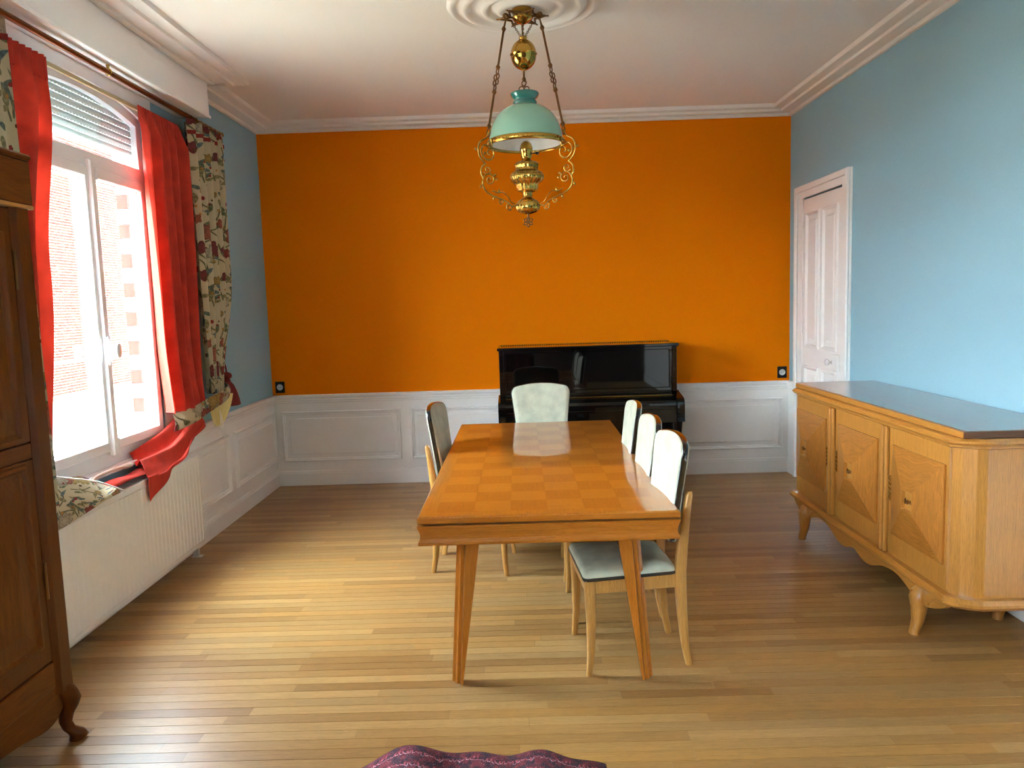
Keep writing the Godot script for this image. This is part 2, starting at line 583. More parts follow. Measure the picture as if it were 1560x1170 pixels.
func shell() -> void:
	var m := MB.new()
	m.box2(Vector3(XL - 0.3, 0, ZB - 0.25), Vector3(XR + 0.25, HC + 0.2, ZB))
	var o := part(self, "wall_back", m, mats.orange_paint)
	tag(o, "bright orange painted wall above white panelling at the end of the room", "wall", "", "structure")
	m = MB.new()
	m.box2(Vector3(XR, 0, ZB), Vector3(XR + 0.25, HC + 0.2, -6.745))
	m.box2(Vector3(XR, 0, -5.935), Vector3(XR + 0.25, HC + 0.2, ZR))
	m.box2(Vector3(XR, 2.452, -6.745), Vector3(XR + 0.25, HC + 0.2, -5.935))
	m.box2(Vector3(XR + 0.16, 0, -6.745), Vector3(XR + 0.25, 2.452, -5.935))
	o = part(self, "wall_right", m, mats.blue_paint)
	tag(o, "pale grey-blue painted wall behind the sideboard and the white door", "wall", "", "structure")
	m = MB.new()
	m.box2(Vector3(XL - 0.3, 0, ZR), Vector3(XR + 0.25, HC + 0.2, ZR + 0.25))
	o = part(self, "wall_rear", m, mats.hall_paint)
	tag(o, "dark wall behind the viewer, mirrored black in the piano", "wall", "", "structure")
	# left wall with the arched window opening and two added ones
	m = MB.new()
	var x0 := XL - 0.19
	var edges := [[ZB, WZ0], [WZ1, WZ0 + MORE[0]], [WZ1 + MORE[0], WZ0 + MORE[1]], [WZ1 + MORE[1], ZR]]
	for e in edges: m.box2(Vector3(x0, 0, e[0]), Vector3(XL, HC + 0.2, e[1]))
	for w in [[WZ0, WZ1], [WZ0 + MORE[0], WZ1 + MORE[0]], [WZ0 + MORE[1], WZ1 + MORE[1]]]:
		m.box2(Vector3(x0, 0, w[0]), Vector3(XL, WY0, w[1]))
		var poly := [Vector2(w[0], HC + 0.2)]
		for i in 17:
			var z := lerpf(w[0], w[1], i / 16.0)
			poly.append(Vector2(z, arch_y(z, w[0], w[1], WSP, WTOP)))
		poly.append(Vector2(w[1], HC + 0.2))
		m.prism(poly, x0, XL, Transform3D(Basis(Vector3(0, 0, 1), Vector3(0, 1, 0), Vector3(1, 0, 0)), Vector3.ZERO))
	o = part(self, "wall_left", m, mats.blue_paint)
	tag(o, "grey-blue painted window wall on the left", "wall", "", "structure")
	m = MB.new()
	m.box2(Vector3(XL - 0.34, HC, ZB - 0.25), Vector3(XR + 0.25, HC + 0.2, ZR + 0.25))
	o = part(self, "ceiling", m, mats.ceiling_paint)
	tag(o, "smooth off-white plaster ceiling", "ceiling", "", "structure")
	# cornice, running round the room and out over the blind box
	var px := XL + 0.21
	var poly := [Vector2(XL, ZB), Vector2(XR, ZB), Vector2(XR, ZR), Vector2(XL, ZR), Vector2(XL, -3.0), Vector2(px, -3.0), Vector2(px, -5.51), Vector2(XL, -5.51)]
	var prof := [Vector2(0, 3.214), Vector2(0.022, 3.214), Vector2(0.030, 3.222), Vector2(0.030, 3.236), Vector2(0.088, 3.240), Vector2(0.092, 3.228), Vector2(0.128, 3.232), Vector2(0.134, 3.250), Vector2(0.186, 3.256), Vector2(0.190, 3.248), Vector2(0.208, 3.252), Vector2(0.215, 3.2805)]
	m = MB.new()
	var n := poly.size()
	for i in n:
		var a: Vector2 = poly[i]
		var b: Vector2 = poly[(i + 1) % n]
		var a0: Vector2 = poly[(i - 1 + n) % n]
		var b1: Vector2 = poly[(i + 2) % n]
		var na := Vector2(-(a - a0).normalized().y, (a - a0).normalized().x)
		var nb := Vector2(-(b - a).normalized().y, (b - a).normalized().x)
		var nc := Vector2(-(b1 - b).normalized().y, (b1 - b).normalized().x)
		for k in prof.size() - 1:
			var p: Vector2 = prof[k]
			var q: Vector2 = prof[k + 1]
			var p1 := a + (na + nb) * p.x
			var p2 := b + (nb + nc) * p.x
			var q1 := a + (na + nb) * q.x
			var q2 := b + (nb + nc) * q.x
			m.quadf(Vector3(p1.x, p.y, p1.y), Vector3(p2.x, p.y, p2.y), Vector3(q2.x, q.y, q2.y), Vector3(q1.x, q.y, q1.y), Vector3(nb.x, -1.0, nb.y))
	o = part(self, "trim_1", m, mats.ceiling_paint)
	tag(o, "stepped white plaster cornice round the edge of the ceiling", "cornice", "", "structure")
	# ceiling rose
	m = MB.new()
	var rp := [Vector2(0.0, 0.0), Vector2(0.42, 0.0), Vector2(0.42, -0.012), Vector2(0.405, -0.026), Vector2(0.385, -0.030), Vector2(0.372, -0.018), Vector2(0.350, -0.016), Vector2(0.338, -0.034), Vector2(0.318, -0.040), Vector2(0.30, -0.032), Vector2(0.285, -0.018), Vector2(0.245, -0.016), Vector2(0.232, -0.036), Vector2(0.215, -0.044), Vector2(0.195, -0.036), Vector2(0.185, -0.022), Vector2(0.16, -0.024), Vector2(0.145, -0.042), Vector2(0.125, -0.05), Vector2(0.10, -0.042), Vector2(0.085, -0.03), Vector2(0.05, -0.03), Vector2(0.0, -0.03)]
	m.lathe(rp, 64, Transform3D(Basis.IDENTITY, Vector3(0.068, HC, -4.446)))
	o = part(self, "ceiling_rose", m, mats.ceiling_paint)
	tag(o, "round white plaster ceiling rose with concentric rings above the lamp", "ceiling rose", "", "structure")

func floor_boards() -> void:
	var m := MB.new()
	m.box2(Vector3(XL - 0.3, -0.2, ZB - 0.25), Vector3(XR + 0.25, -0.008, ZR + 0.25))
	var o := part(self, "floor", m, mats.subfloor)
	tag(o, "narrow oak strip floor laid across the room, honey brown and polished", "floor", "", "structure")
	var w := 0.0632
	var rows := int(ceil((ZR - ZB) / w))
	var near := []
	var far := []
	for i in rows:
		var z0 := ZB + i * w
		var x := XL - rng.randf() * 0.9
		while x < XR:
			var l := rng.randf_range(0.45, 1.45)
			var a := maxf(x, XL)
			var b := minf(x + l, XR)
			if b - a > 0.04:
				var zc := z0 + w * 0.5
				var seen := zc < -2.35 and absf((a + b) * 0.5) < -zc * 0.68 + 0.55
				(near if seen else far).append([a, b, z0, rng.randi() % 6])
			x += l
	near.sort_custom(func(p, q): return p[2] > q[2])
	var n := 0
	var fields := []
	for k in 6: fields.append(MB.new())
	for p in near:
		n += 1
		if n <= 296:
			m = MB.new()
			m.box2(Vector3(p[0] + 0.0004, -0.008, p[2] + 0.0012), Vector3(p[1] - 0.0004, 0.0, p[2] + w - 0.0012))
			part(o, "plank", m, mats["oak_plank_%d" % p[3]], 0)
		else: far.append(p)
	for p in far:
		fields[p[3]].box2(Vector3(p[0] + 0.0004, -0.008, p[2] + 0.0012), Vector3(p[1] - 0.0004, 0.0, p[2] + w - 0.0012))
	for k in 6:
		var f := part(o, "plank_field", fields[k], mats["oak_plank_%d" % k], 0)
		f.set_meta("kind", "stuff")

func run(xf: Transform3D, x0: float, x1: float, panels: Array, called: String, label: String, dado := true) -> void:   # a stretch of panelled dado on a wall
	var o := Node3D.new()
	o.name = called
	add_child(o)
	tag(o, label, "panelling", "", "structure")
	var m := MB.new()
	m.box2(Vector3(x0, 0.10, -0.002), Vector3(x1, 0.80, 0.012), 0.0, xf)
	part(o, "back_board", m, mats.white_paint)
	m = MB.new()
	var rail := [Vector2(0, 0.765), Vector2(0.016, 0.765), Vector2(0.016, 0.775), Vector2(0.020, 0.782), Vector2(0.020, 0.795), Vector2(0.028, 0.803), Vector2(0.028, 0.817), Vector2(0.036, 0.828), Vector2(0.040, 0.838), Vector2(0.040, 0.850), Vector2(0.036, 0.854), Vector2(0, 0.854)]
	var turn := xf * Transform3D(Basis(Vector3(0, 0, 1), Vector3(0, 1, 0), Vector3(1, 0, 0)), Vector3.ZERO)
	m.prism(rail, x0, x1, turn)
	part(o, "chair_rail", m, mats.white_paint)
	for p in panels:
		m = MB.new()
		m.frame(xf, p[0], p[1], p[2], p[3], [Vector2(0, 0.012), Vector2(0.001, 0.028), Vector2(0.008, 0.036), Vector2(0.016, 0.034), Vector2(0.022, 0.024), Vector2(0.027, 0.026), Vector2(0.034, 0.0125), Vector2(0.066, 0.0125), Vector2(0.067, 0.022), Vector2(0.074, 0.024)], true)
		part(o, "panel", m, mats.white_paint)

func board(xf: Transform3D, x0: float, x1: float, called: String, label: String) -> void:
	var prof := [Vector2(0, 0), Vector2(0.024, 0), Vector2(0.024, 0.112), Vector2(0.020, 0.122), Vector2(0.020, 0.130), Vector2(0.012, 0.142), Vector2(0, 0.142)]
	var m := MB.new()
	m.prism(prof, x0, x1, xf * Transform3D(Basis(Vector3(0, 0, 1), Vector3(0, 1, 0), Vector3(1, 0, 0)), Vector3.ZERO))
	var o := part(self, called, m, mats.white_paint)
	tag(o, label, "baseboard", "", "structure")

func panelling() -> void:
	var back := Transform3D(Basis.IDENTITY, Vector3(0, 0, ZB))
	var left := Transform3D(Basis(Vector3(0, 0, -1), Vector3(0, 1, 0), Vector3(1, 0, 0)), Vector3(XL, 0, 0))
	var right := Transform3D(Basis(Vector3(0, 0, 1), Vector3(0, 1, 0), Vector3(-1, 0, 0)), Vector3(XR, 0, 0))
	run(back, XL, XR, [[-2.24, -1.137, 0.227, 0.70], [-1.042, 0.061, 0.227, 0.70], [0.156, 1.259, 0.227, 0.70], [1.354, 2.397, 0.227, 0.70]], "trim_2", "white panelled dado below the orange wall, behind the piano")
	run(left, 4.98, -ZB, [[6.02, 7.03, 0.24, 0.69], [5.06, 5.90, 0.24, 0.69]], "trim_3", "white panelled dado on the left wall beyond the radiator")
	run(right, ZB, -6.895, [], "trim_4", "narrow strip of white dado between the door and the orange wall")
	run(right, -5.785, ZR, [[-5.68, -4.6, 0.24, 0.69], [-4.5, -3.4, 0.24, 0.69], [-3.3, -2.2, 0.24, 0.69]], "trim_5", "white panelled dado hidden mostly behind the sideboard")
	board(back, XL, XR, "baseboard_back", "tall white baseboard below the orange wall")
	board(left, -ZR, -ZB, "baseboard_left", "tall white baseboard along the window wall")
	board(right, ZB, -6.895, "baseboard_corner", "short white baseboard beside the door frame")
	board(right, -5.785, ZR, "baseboard_right", "white baseboard showing under the sideboard")

func door() -> void:
	var right := Transform3D(Basis(Vector3(0, 0, 1), Vector3(0, 1, 0), Vector3(-1, 0, 0)), Vector3(XR, 0, 0))
	var o := thing("door_1", "tall white panelled door in a moulded frame beyond the sideboard", "door", Vector3.ZERO, 0.0, "", "structure")
	var m := MB.new()
	for e in [[-6.895, -6.745, 1.0], [-5.935, -5.785, -1.0]]:
		m.box2(Vector3(e[0], 0, 0), Vector3(e[1], 2.555, 0.018), 0.002, right)
		m.box2(Vector3(e[0] if e[2] > 0 else e[1] - 0.05, 0, 0.018), Vector3(e[0] + 0.05 if e[2] > 0 else e[1], 2.555, 0.040), 0.006, right)
	m.box2(Vector3(-6.745, 2.450, 0), Vector3(-5.935, 2.555, 0.018), 0.002, right)
	m.box2(Vector3(-6.845, 2.505, 0.018), Vector3(-5.835, 2.555, 0.040), 0.006, right)
	part(o, "casing", m, mats.white_paint)
	m = MB.new()
	m.box2(Vector3(-6.738, 0.012, -0.03), Vector3(-5.942, 2.436, 0.010), 0.002, right)
	part(o, "leaf", m, mats.white_paint)
	for p in [[-6.665, -6.365, 1.18, 2.325], [-6.30, -6.0, 1.18, 2.325], [-6.665, -6.365, 0.22, 1.03], [-6.30, -6.0, 0.22, 1.03]]:
		m = MB.new()
		m.frame(right * Transform3D(Basis.IDENTITY, Vector3(0, 0, 0.0012)), p[0], p[1], p[2], p[3], [Vector2(0, 0.009), Vector2(0.003, 0.022), Vector2(0.016, 0.026), Vector2(0.026, 0.018), Vector2(0.034, 0.0092), Vector2(0.07, 0.0092), Vector2(0.085, 0.016)], true)
		part(o, "panel", m, mats.white_paint)
	m = MB.new()
	m.box2(Vector3(-6.035, 1.04, 0.010), Vector3(-5.945, 1.165, 0.036), 0.003, right)
	part(o, "lock_case", m, mats.white_paint)
	m = MB.new()
	var kx := right * Transform3D(Basis(Vector3(1, 0, 0), Vector3(0, 0, 1), Vector3(0, -1, 0)), Vector3(-6.075, 1.10, 0.01))
	m.lathe([Vector2(0.03, 0), Vector2(0.03, 0.004), Vector2(0.012, 0.008), Vector2(0.010, 0.03), Vector2(0.022, 0.038), Vector2(0.028, 0.05), Vector2(0.024, 0.062), Vector2(0.0, 0.066)], 20, kx)
	part(o, "knob", m, mats.plastic_white)
	for y in [0.35, 1.3, 2.2]:
		m = MB.new()
		m.tube([right * Vector3(-6.742, y, 0.016), right * Vector3(-6.742, y + 0.10, 0.016)], [0.008], 8)
		part(o, "hinge", m, mats.white_paint)

func window_unit(o: Node3D, zs: float, full: bool) -> void:
	var P: Material = mats.plastic_white
	var xf := Transform3D(Basis(Vector3(0, 0, -1), Vector3(0, 1, 0), Vector3(1, 0, 0)), Vector3(XL, 0, zs))   # local x runs away from the camera, local z into the room
	var a := -WZ1
	var b := -WZ0
	var xo := -0.052
	var xi := -0.015
	var m := MB.new()
	for e in [[a, a + 0.06], [b - 0.06, b]]: m.box2(Vector3(e[0], WY0, xo), Vector3(e[1], WSP, xi), 0.003, xf)
	m.box2(Vector3(a + 0.06, WY0, xo), Vector3(b - 0.06, WY0 + 0.085, xi), 0.003, xf)
	var poly := []
	for i in 17:
		var x := lerpf(a, b, i / 16.0)
		poly.append(Vector2(x, arch_y(x, a, b, WSP, WTOP)))
	for i in 17:
		var x := lerpf(b - 0.06, a + 0.06, i / 16.0)
		poly.append(Vector2(x, arch_y(x, a, b, WSP, WTOP) - 0.06))
	m.prism(poly, xo, xi, xf)
	part(o, "outer_frame", m, P)
	m = MB.new()
	m.box2(Vector3(a + 0.06, 2.455, xo), Vector3(b - 0.06, 2.535, xi + 0.012), 0.003, xf)
	part(o, "transom", m, P)
	var mid := (a + b) * 0.5
	for e in [[a + 0.058, mid], [mid, b - 0.058]]:
		m = MB.new()
		m.frame(xf * Transform3D(Basis.IDENTITY, Vector3(0, 0, -0.04)), e[0], e[1], WY0 + 0.088, 2.452, [Vector2(0, 0.0), Vector2(0.0, 0.048), Vector2(0.004, 0.052), Vector2(0.052, 0.052), Vector2(0.058, 0.046), Vector2(0.064, 0.030), Vector2(0.070, 0.026), Vector2(0.070, 0.0)])
		var sash := part(o, "sash", m, P)
		m = MB.new()
		m.box2(Vector3(e[0] + 0.066, WY0 + 0.154, -0.034), Vector3(e[1] - 0.066, 2.386, -0.028), 0.0, xf)
		part(sash, "pane", m, mats.window_glass)
	m = MB.new()
	m.box2(Vector3(mid - 0.028, WY0 + 0.06, 0.0), Vector3(mid + 0.028, 2.49, 0.030), 0.009, xf)
	part(o, "meeting_stile", m, P)
	m = MB.new()
	m.box2(Vector3(mid - 0.016, 1.37, 0.030), Vector3(mid + 0.016, 1.53, 0.040), 0.004, xf)
	m.tube([xf * Vector3(mid, 1.45, 0.038), xf * Vector3(mid, 1.45, 0.075)], [0.011], 10)
	m.lathe([Vector2(0.0, -0.012), Vector2(0.026, -0.010), Vector2(0.030, 0.0), Vector2(0.026, 0.010), Vector2(0.0, 0.012)], 16, xf * Transform3D(Basis(Vector3(1, 0, 0), Vector3(0, 0, 1), Vector3(0, -1.5, 0)), Vector3(mid, 1.45, 0.082)))
	part(o, "handle", m, P)
	for y in [0.92, 2.42]:
		m = MB.new()
		m.tube([xf * Vector3(mid + 0.04, y - 0.035, 0.02), xf * Vector3(mid + 0.04, y + 0.035, 0.02)], [0.009], 8)
		part(o, "bolt", m, P)
	# fanlight
	m = MB.new()
	poly = []
	for i in 17: poly.append(Vector2(lerpf(a + 0.058, b - 0.058, i / 16.0), arch_y(lerpf(a, b, i / 16.0), a, b, WSP, WTOP) - 0.07))
	poly.append(Vector2(b - 0.058, 2.534)); poly.append(Vector2(a + 0.058, 2.534))
	m.prism(poly, -0.038, -0.032, xf)
	part(o, "fanlight_pane", m, mats.window_glass)

func shutter(zs: float, low: float) -> void:
	var o := thing("roller_shutter", "pale ribbed roller shutter lowered behind the arched fanlight" if zs == 0.0 else "roller shutter over the window behind the viewer", "roller shutter")
	var y := low
	m_slats(o, zs, y)

func m_slats(o: Node3D, zs: float, low: float) -> void:
	var y := low
	var first := true
	while y < HC - 0.1:
		var h := 0.055 if first else 0.040
		var m := MB.new()
		var pf := []
		for i in 9:
			var k := i / 8.0
			pf.append(Vector2(-0.066 + 0.009 * sin(k * PI), y + k * (h - 0.004)))
		pf.append(Vector2(-0.080, y + h - 0.004)); pf.append(Vector2(-0.080, y))
		m.prism(pf, WZ0 + 0.005 + zs, WZ1 - 0.005 + zs, Transform3D(Basis(Vector3(1, 0, 0), Vector3(0, 1, 0), Vector3(0, 0, 1)), Vector3(XL, 0, 0)))
		var sl := part(o, "slat", m, mats.shutter_slat)
		if not first and zs == 0.0:
			m = MB.new()
			for i in 42:
				var z := WZ0 + 0.03 + i * 0.031
				m.box2(Vector3(XL - 0.0665, y - 0.0035, z), Vector3(XL - 0.0585, y + 0.0025, z + 0.014))
			part(sl, "slot_row", m, mats.plastic_white)
		y += h
		first = false

func window() -> void:
	var o := thing("window_1", "white arched casement window with two glazed leaves, a lever knob and a fanlight", "window", Vector3.ZERO, 0.0, "", "structure")
	window_unit(o, 0.0, true)
	for i in 2:
		o = thing("window_%d" % (i + 2), ["unseen white casement window added behind the armoire for more daylight", "unseen white casement window added near the dark rear wall for more daylight"][i], "window", Vector3.ZERO, 0.0, "", "structure")
		window_unit(o, MORE[i], true)
	shutter(0.0, 2.60)
	var m := MB.new()
	for i in 3:
		var zs: float = 0.0 if i == 0 else MORE[i - 1]
		m = MB.new()
		m.box2(Vector3(XL - 0.02, 0.775, WZ0 - 0.04 + zs), Vector3(XL + 0.045, 0.802, WZ1 + 0.04 + zs), 0.006)
		var s := part(self, ["trim_6", "trim_7", "trim_9"][i], m, mats.white_paint)
		tag(s, ["white window board above the radiator", "white board of the added window behind the armoire", "white board of the added window near the dark rear wall"][i], "window board", "", "structure")
	m = MB.new()
	var head := [Vector2(WZ0 - 0.10, 2.986), Vector2(WZ0 - 0.10, 0.86), Vector2(WZ0 + 0.004, 0.86)]
	for i in 17:
		var z := lerpf(WZ0 + 0.004, WZ1 - 0.004, i / 16.0)
		head.append(Vector2(z, arch_y(z, WZ0, WZ1, WSP, WTOP) - 0.012))
	head.append(Vector2(WZ1 - 0.004, 0.86)); head.append(Vector2(WZ1 + 0.10, 0.86)); head.append(Vector2(WZ1 + 0.10, 2.986))
	m.prism(head, XL - 0.002, XL + 0.012, Transform3D(Basis(Vector3(0, 0, 1), Vector3(0, 1, 0), Vector3(1, 0, 0)), Vector3.ZERO))
	var cs := part(self, "trim_8", m, mats.white_paint)
	tag(cs, "white flat casing board round the arched window head", "casing", "", "structure")
	# blind box above the window
	var b := thing("pelmet_box", "long white boxed pelmet fixed above the window under the cornice", "pelmet", Vector3(XL, 2.985, -4.255))
	m = MB.new()
	m.box2(Vector3(0.188, 0, -1.245), Vector3(0.205, 0.245, 1.245), 0.002)
	part(b, "front_board", m, mats.white_paint)
	m = MB.new()
	m.box2(Vector3(0.0, 0.004, -1.240), Vector3(0.188, 0.018, 1.240))
	part(b, "underside", m, mats.white_paint)
	for z in [-1.245, 1.229]:
		m = MB.new()
		m.box2(Vector3(0.0, 0.0, z), Vector3(0.188, 0.245, z + 0.016), 0.002)
		part(b, "end_board", m, mats.white_paint)
	m = MB.new()
	m.box2(Vector3(0.205, -0.006, -1.255), Vector3(0.213, 0.016, 1.245), 0.003)
	part(b, "bead", m, mats.white_paint)

func outside() -> void:
	var m := MB.new()
	m.box2(Vector3(-60, -0.6, -60), Vector3(XL - 0.20, -0.4, 40))
	var o := part(self, "ground", m, mats.paving)
	tag(o, "pale paved yard outside the window", "yard", "", "structure")
	# brick house across the yard
	var h := thing("brick_house", "red brick house across the yard, seen through the window glass", "house", Vector3(-12.0, -0.4, -25.4))
	m = MB.new()
	m.box2(Vector3(-7, 0, 0), Vector3(-0.012, 9.0, 11.5))
	part(h, "wall", m, mats.mortar)
	var bm := MB.new()
	bm.box(Vector3.ZERO, Vector3(0.024, 0.058, 0.208), 0.004)
	var mm := MultiMesh.new()
	mm.transform_format = MultiMesh.TRANSFORM_3D
	mm.use_colors = true
	mm.mesh = bm.mesh()
	var rows := 122
	var cols := 51
	mm.instance_count = rows * cols
	var k := 0
	for i in rows:
		for j in cols:
			mm.set_instance_transform(k, Transform3D(Basis.IDENTITY, Vector3(-0.008 + rng.randf() * 0.004, 0.04 + i * 0.0735, 0.12 + j * 0.2235 + (0.11 if i % 2 else 0.0))))
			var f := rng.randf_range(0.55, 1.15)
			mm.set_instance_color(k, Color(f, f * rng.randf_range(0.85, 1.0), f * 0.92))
			k += 1
	var mi := MultiMeshInstance3D.new()
	mi.name = "bricks"
	mi.multimesh = mm
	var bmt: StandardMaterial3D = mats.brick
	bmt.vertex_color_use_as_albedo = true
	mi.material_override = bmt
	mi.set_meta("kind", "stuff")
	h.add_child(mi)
	m = MB.new()
	m.box2(Vector3(-0.01, 0.78, 0), Vector3(0.05, 0.90, 11.5), 0.01)
	part(h, "plinth_band", m, mats.roof_tile)
	m = MB.new()
	m.prism([Vector2(-7.3, 8.9), Vector2(0.35, 8.9), Vector2(-3.5, 12.0)], -0.2, 11.7)
	part(h, "roof", m, mats.roof_tile)
	# the window's outer jambs: alternating brick and pale stone blocks, and a stone sill
	var g := thing("trim_10", "outer window jamb of alternating brick and pale stone blocks beyond the glass", "window jamb", Vector3(XL, 0, 0), 0.0, "", "structure")
	for z in [WZ0, WZ1]:
		var sg := 1.0 if z == WZ0 else -1.0
		for i in 22:
			m = MB.new()
			m.box2(Vector3(-0.198, 0.835 + i * 0.092, z - sg * 0.004), Vector3(-0.120, 0.835 + i * 0.092 + 0.089, z + sg * (0.014 if i % 2 else 0.012)), 0.003)
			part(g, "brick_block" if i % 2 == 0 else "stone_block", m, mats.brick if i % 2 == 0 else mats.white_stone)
	m = MB.new()
	m.box2(Vector3(-0.26, 0.765, WZ0 - 0.05), Vector3(-0.086, 0.832, WZ1 + 0.05), 0.008)
	part(g, "sill_stone", m, mats.white_stone)
	# unseen low outbuilding, added to cut off the low sky light
	var w := thing("added_outbuilding", "unseen low outbuilding added opposite the window to block low sky light", "outbuilding", Vector3(-14.0, -0.4, -13.2))
	m = MB.new()
	m.box2(Vector3(-4, 0, 0), Vector3(0, 2.1, 26))
	part(w, "wall", m, mats.roof_tile)
	m = MB.new()
	m.prism([Vector2(-4.3, 2.05), Vector2(0.3, 2.05), Vector2(-2.0, 2.9)], -0.2, 26.2)
	part(w, "roof", m, mats.roof_tile)

# ---------------------------------------------------------------- furniture
func dining_table() -> void:
	var o := thing("dining_table", "long lacquered oak dining table with a chequered parquetry top and splayed legs", "table", Vector3(0.095, 0, -4.455))
	var hx := 0.559
	var hz := 1.258
	var m := MB.new()
	# rim of the top: four mitred boards round the field
	var fw := 0.075
	m.frame(Transform3D(Basis(Vector3(1, 0, 0), Vector3(0, 0, -1), Vector3(0, 1, 0)), Vector3.ZERO), -hx, hx, -hz, hz, [Vector2(0.012, 0.716), Vector2(0.002, 0.720), Vector2(0, 0.724), Vector2(0, 0.744), Vector2(0.006, 0.7500), Vector2(fw, 0.7500), Vector2(fw, 0.746)], true)
	part(o, "top_rim", m, mats.table_wood, 2)
	var cx := 6
	var cz := 14
	var tw := (2.0 * hx - 2.0 * fw) / cx
	var tl := (2.0 * hz - 2.0 * fw) / cz
	var me := []
	for q in 3:
		for gr in [0, 2]:
			var b := MB.new()
			b.box(Vector3(0, -0.003, 0), Vector3(tw - 0.0003, 0.006, tl - 0.0003))
			me.append(b.mesh(gr, Vector2(q * 1.7 + gr, q * 0.9)))
	for i in cx:
		for j in cz:
			var lt := (i + j) % 2
			inst(o, "tile", me[(rng.randi() % 3) * 2 + lt], mats.table_tile_light if lt == 0 else mats.table_tile_dark, Transform3D(Basis.IDENTITY, Vector3(-hx + fw + (i + 0.5) * tw, 0.7501, -hz + fw + (j + 0.5) * tl)))
	# hollow-moulded apron
	var ap := [Vector2(0.03, 0.625), Vector2(0.003, 0.625), Vector2(0.0, 0.630), Vector2(0.001, 0.638), Vector2(0.008, 0.652), Vector2(0.010, 0.666), Vector2(0.006, 0.684), Vector2(0.001, 0.698), Vector2(-0.002, 0.706), Vector2(-0.001, 0.711), Vector2(0.03, 0.712)]
	for k in 4:
		m = MB.new()
		for i in ap.size():
			var p: Vector2 = ap[i]
			var q: Vector2 = ap[(i + 1) % ap.size()]
			var ln := [hx, hz, hx, hz]
			var ot := [hz, hx, hz, hx]
			var rot := Basis(Vector3.UP, k * PI / 2.0)
			m.quadf(rot * Vector3(-ln[k] + p.x, p.y, ot[k] - p.x), rot * Vector3(ln[k] - p.x, p.y, ot[k] - p.x), rot * Vector3(ln[k] - q.x, q.y, ot[k] - q.x), rot * Vector3(-ln[k] + q.x, q.y, ot[k] - q.x), rot * Vector3(0, -(q.x - p.x), 0) + rot * Vector3(0, 0, q.y - p.y))
		part(o, "apron", m, mats.table_wood, 0 if k % 2 == 0 else 2)
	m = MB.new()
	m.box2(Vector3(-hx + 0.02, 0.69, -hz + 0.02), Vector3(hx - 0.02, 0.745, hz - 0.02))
	part(o, "sub_top", m, mats.sideboard_edge)  # dark filler under the top; its colour puts shade into the slit
	for sx in [-1.0, 1.0]:
		for sz in [-1.0, 1.0]:
			m = MB.new()
			# outer side of the leg leans out a little, the inner side tapers, the outer corner is fluted
			var rr := []
			for r in [[0.0, 0.0], [0.03, 0.0], [0.60, 0.0], [0.69, 0.0]]:
				var k: float = 1.0 - r[0] / 0.66
				var ox: float = 0.400 + 0.040 * k
				var oz: float = 1.185 + 0.075 * k
				var w := lerpf(0.105, 0.05, clampf(k, 0.0, 1.0))
				var c := 0.014
				var y: float = r[0]
				rr.append([Vector3(sx * (ox - w), y, sz * oz), Vector3(sx * (ox - 3 * c), y, sz * oz), Vector3(sx * (ox - 2.6 * c), y, sz * (oz - c)), Vector3(sx * (ox - c * 1.6), y, sz * (oz - c)), Vector3(sx * (ox - c), y, sz * (oz - 1.6 * c)), Vector3(sx * (ox - c), y, sz * (oz - 2.6 * c)), Vector3(sx * ox, y, sz * (oz - 3 * c)), Vector3(sx * ox, y, sz * (oz - w)), Vector3(sx * (ox - w), y, sz * (oz - w))])
			m.rings(rr, true, true, -1)
			part(o, "leg", m, mats.table_wood, 1)

func outline(n: int) -> Array:                    # the chair back, seen from the front
	var pts := []
	var b := [Vector2(0.0, 0.0), Vector2(0.165, 0.0), Vector2(0.182, 0.012), Vector2(0.192, 0.10), Vector2(0.205, 0.22), Vector2(0.219, 0.34), Vector2(0.223, 0.385), Vector2(0.218, 0.415), Vector2(0.198, 0.440), Vector2(0.150, 0.453), Vector2(0.08, 0.464), Vector2(0.0, 0.468)]
	var half := bez(b, n)
	for p in half: pts.append(p)
	for i in range(half.size() - 2, 0, -1): pts.append(Vector2(-half[i].x, half[i].y))
	return pts

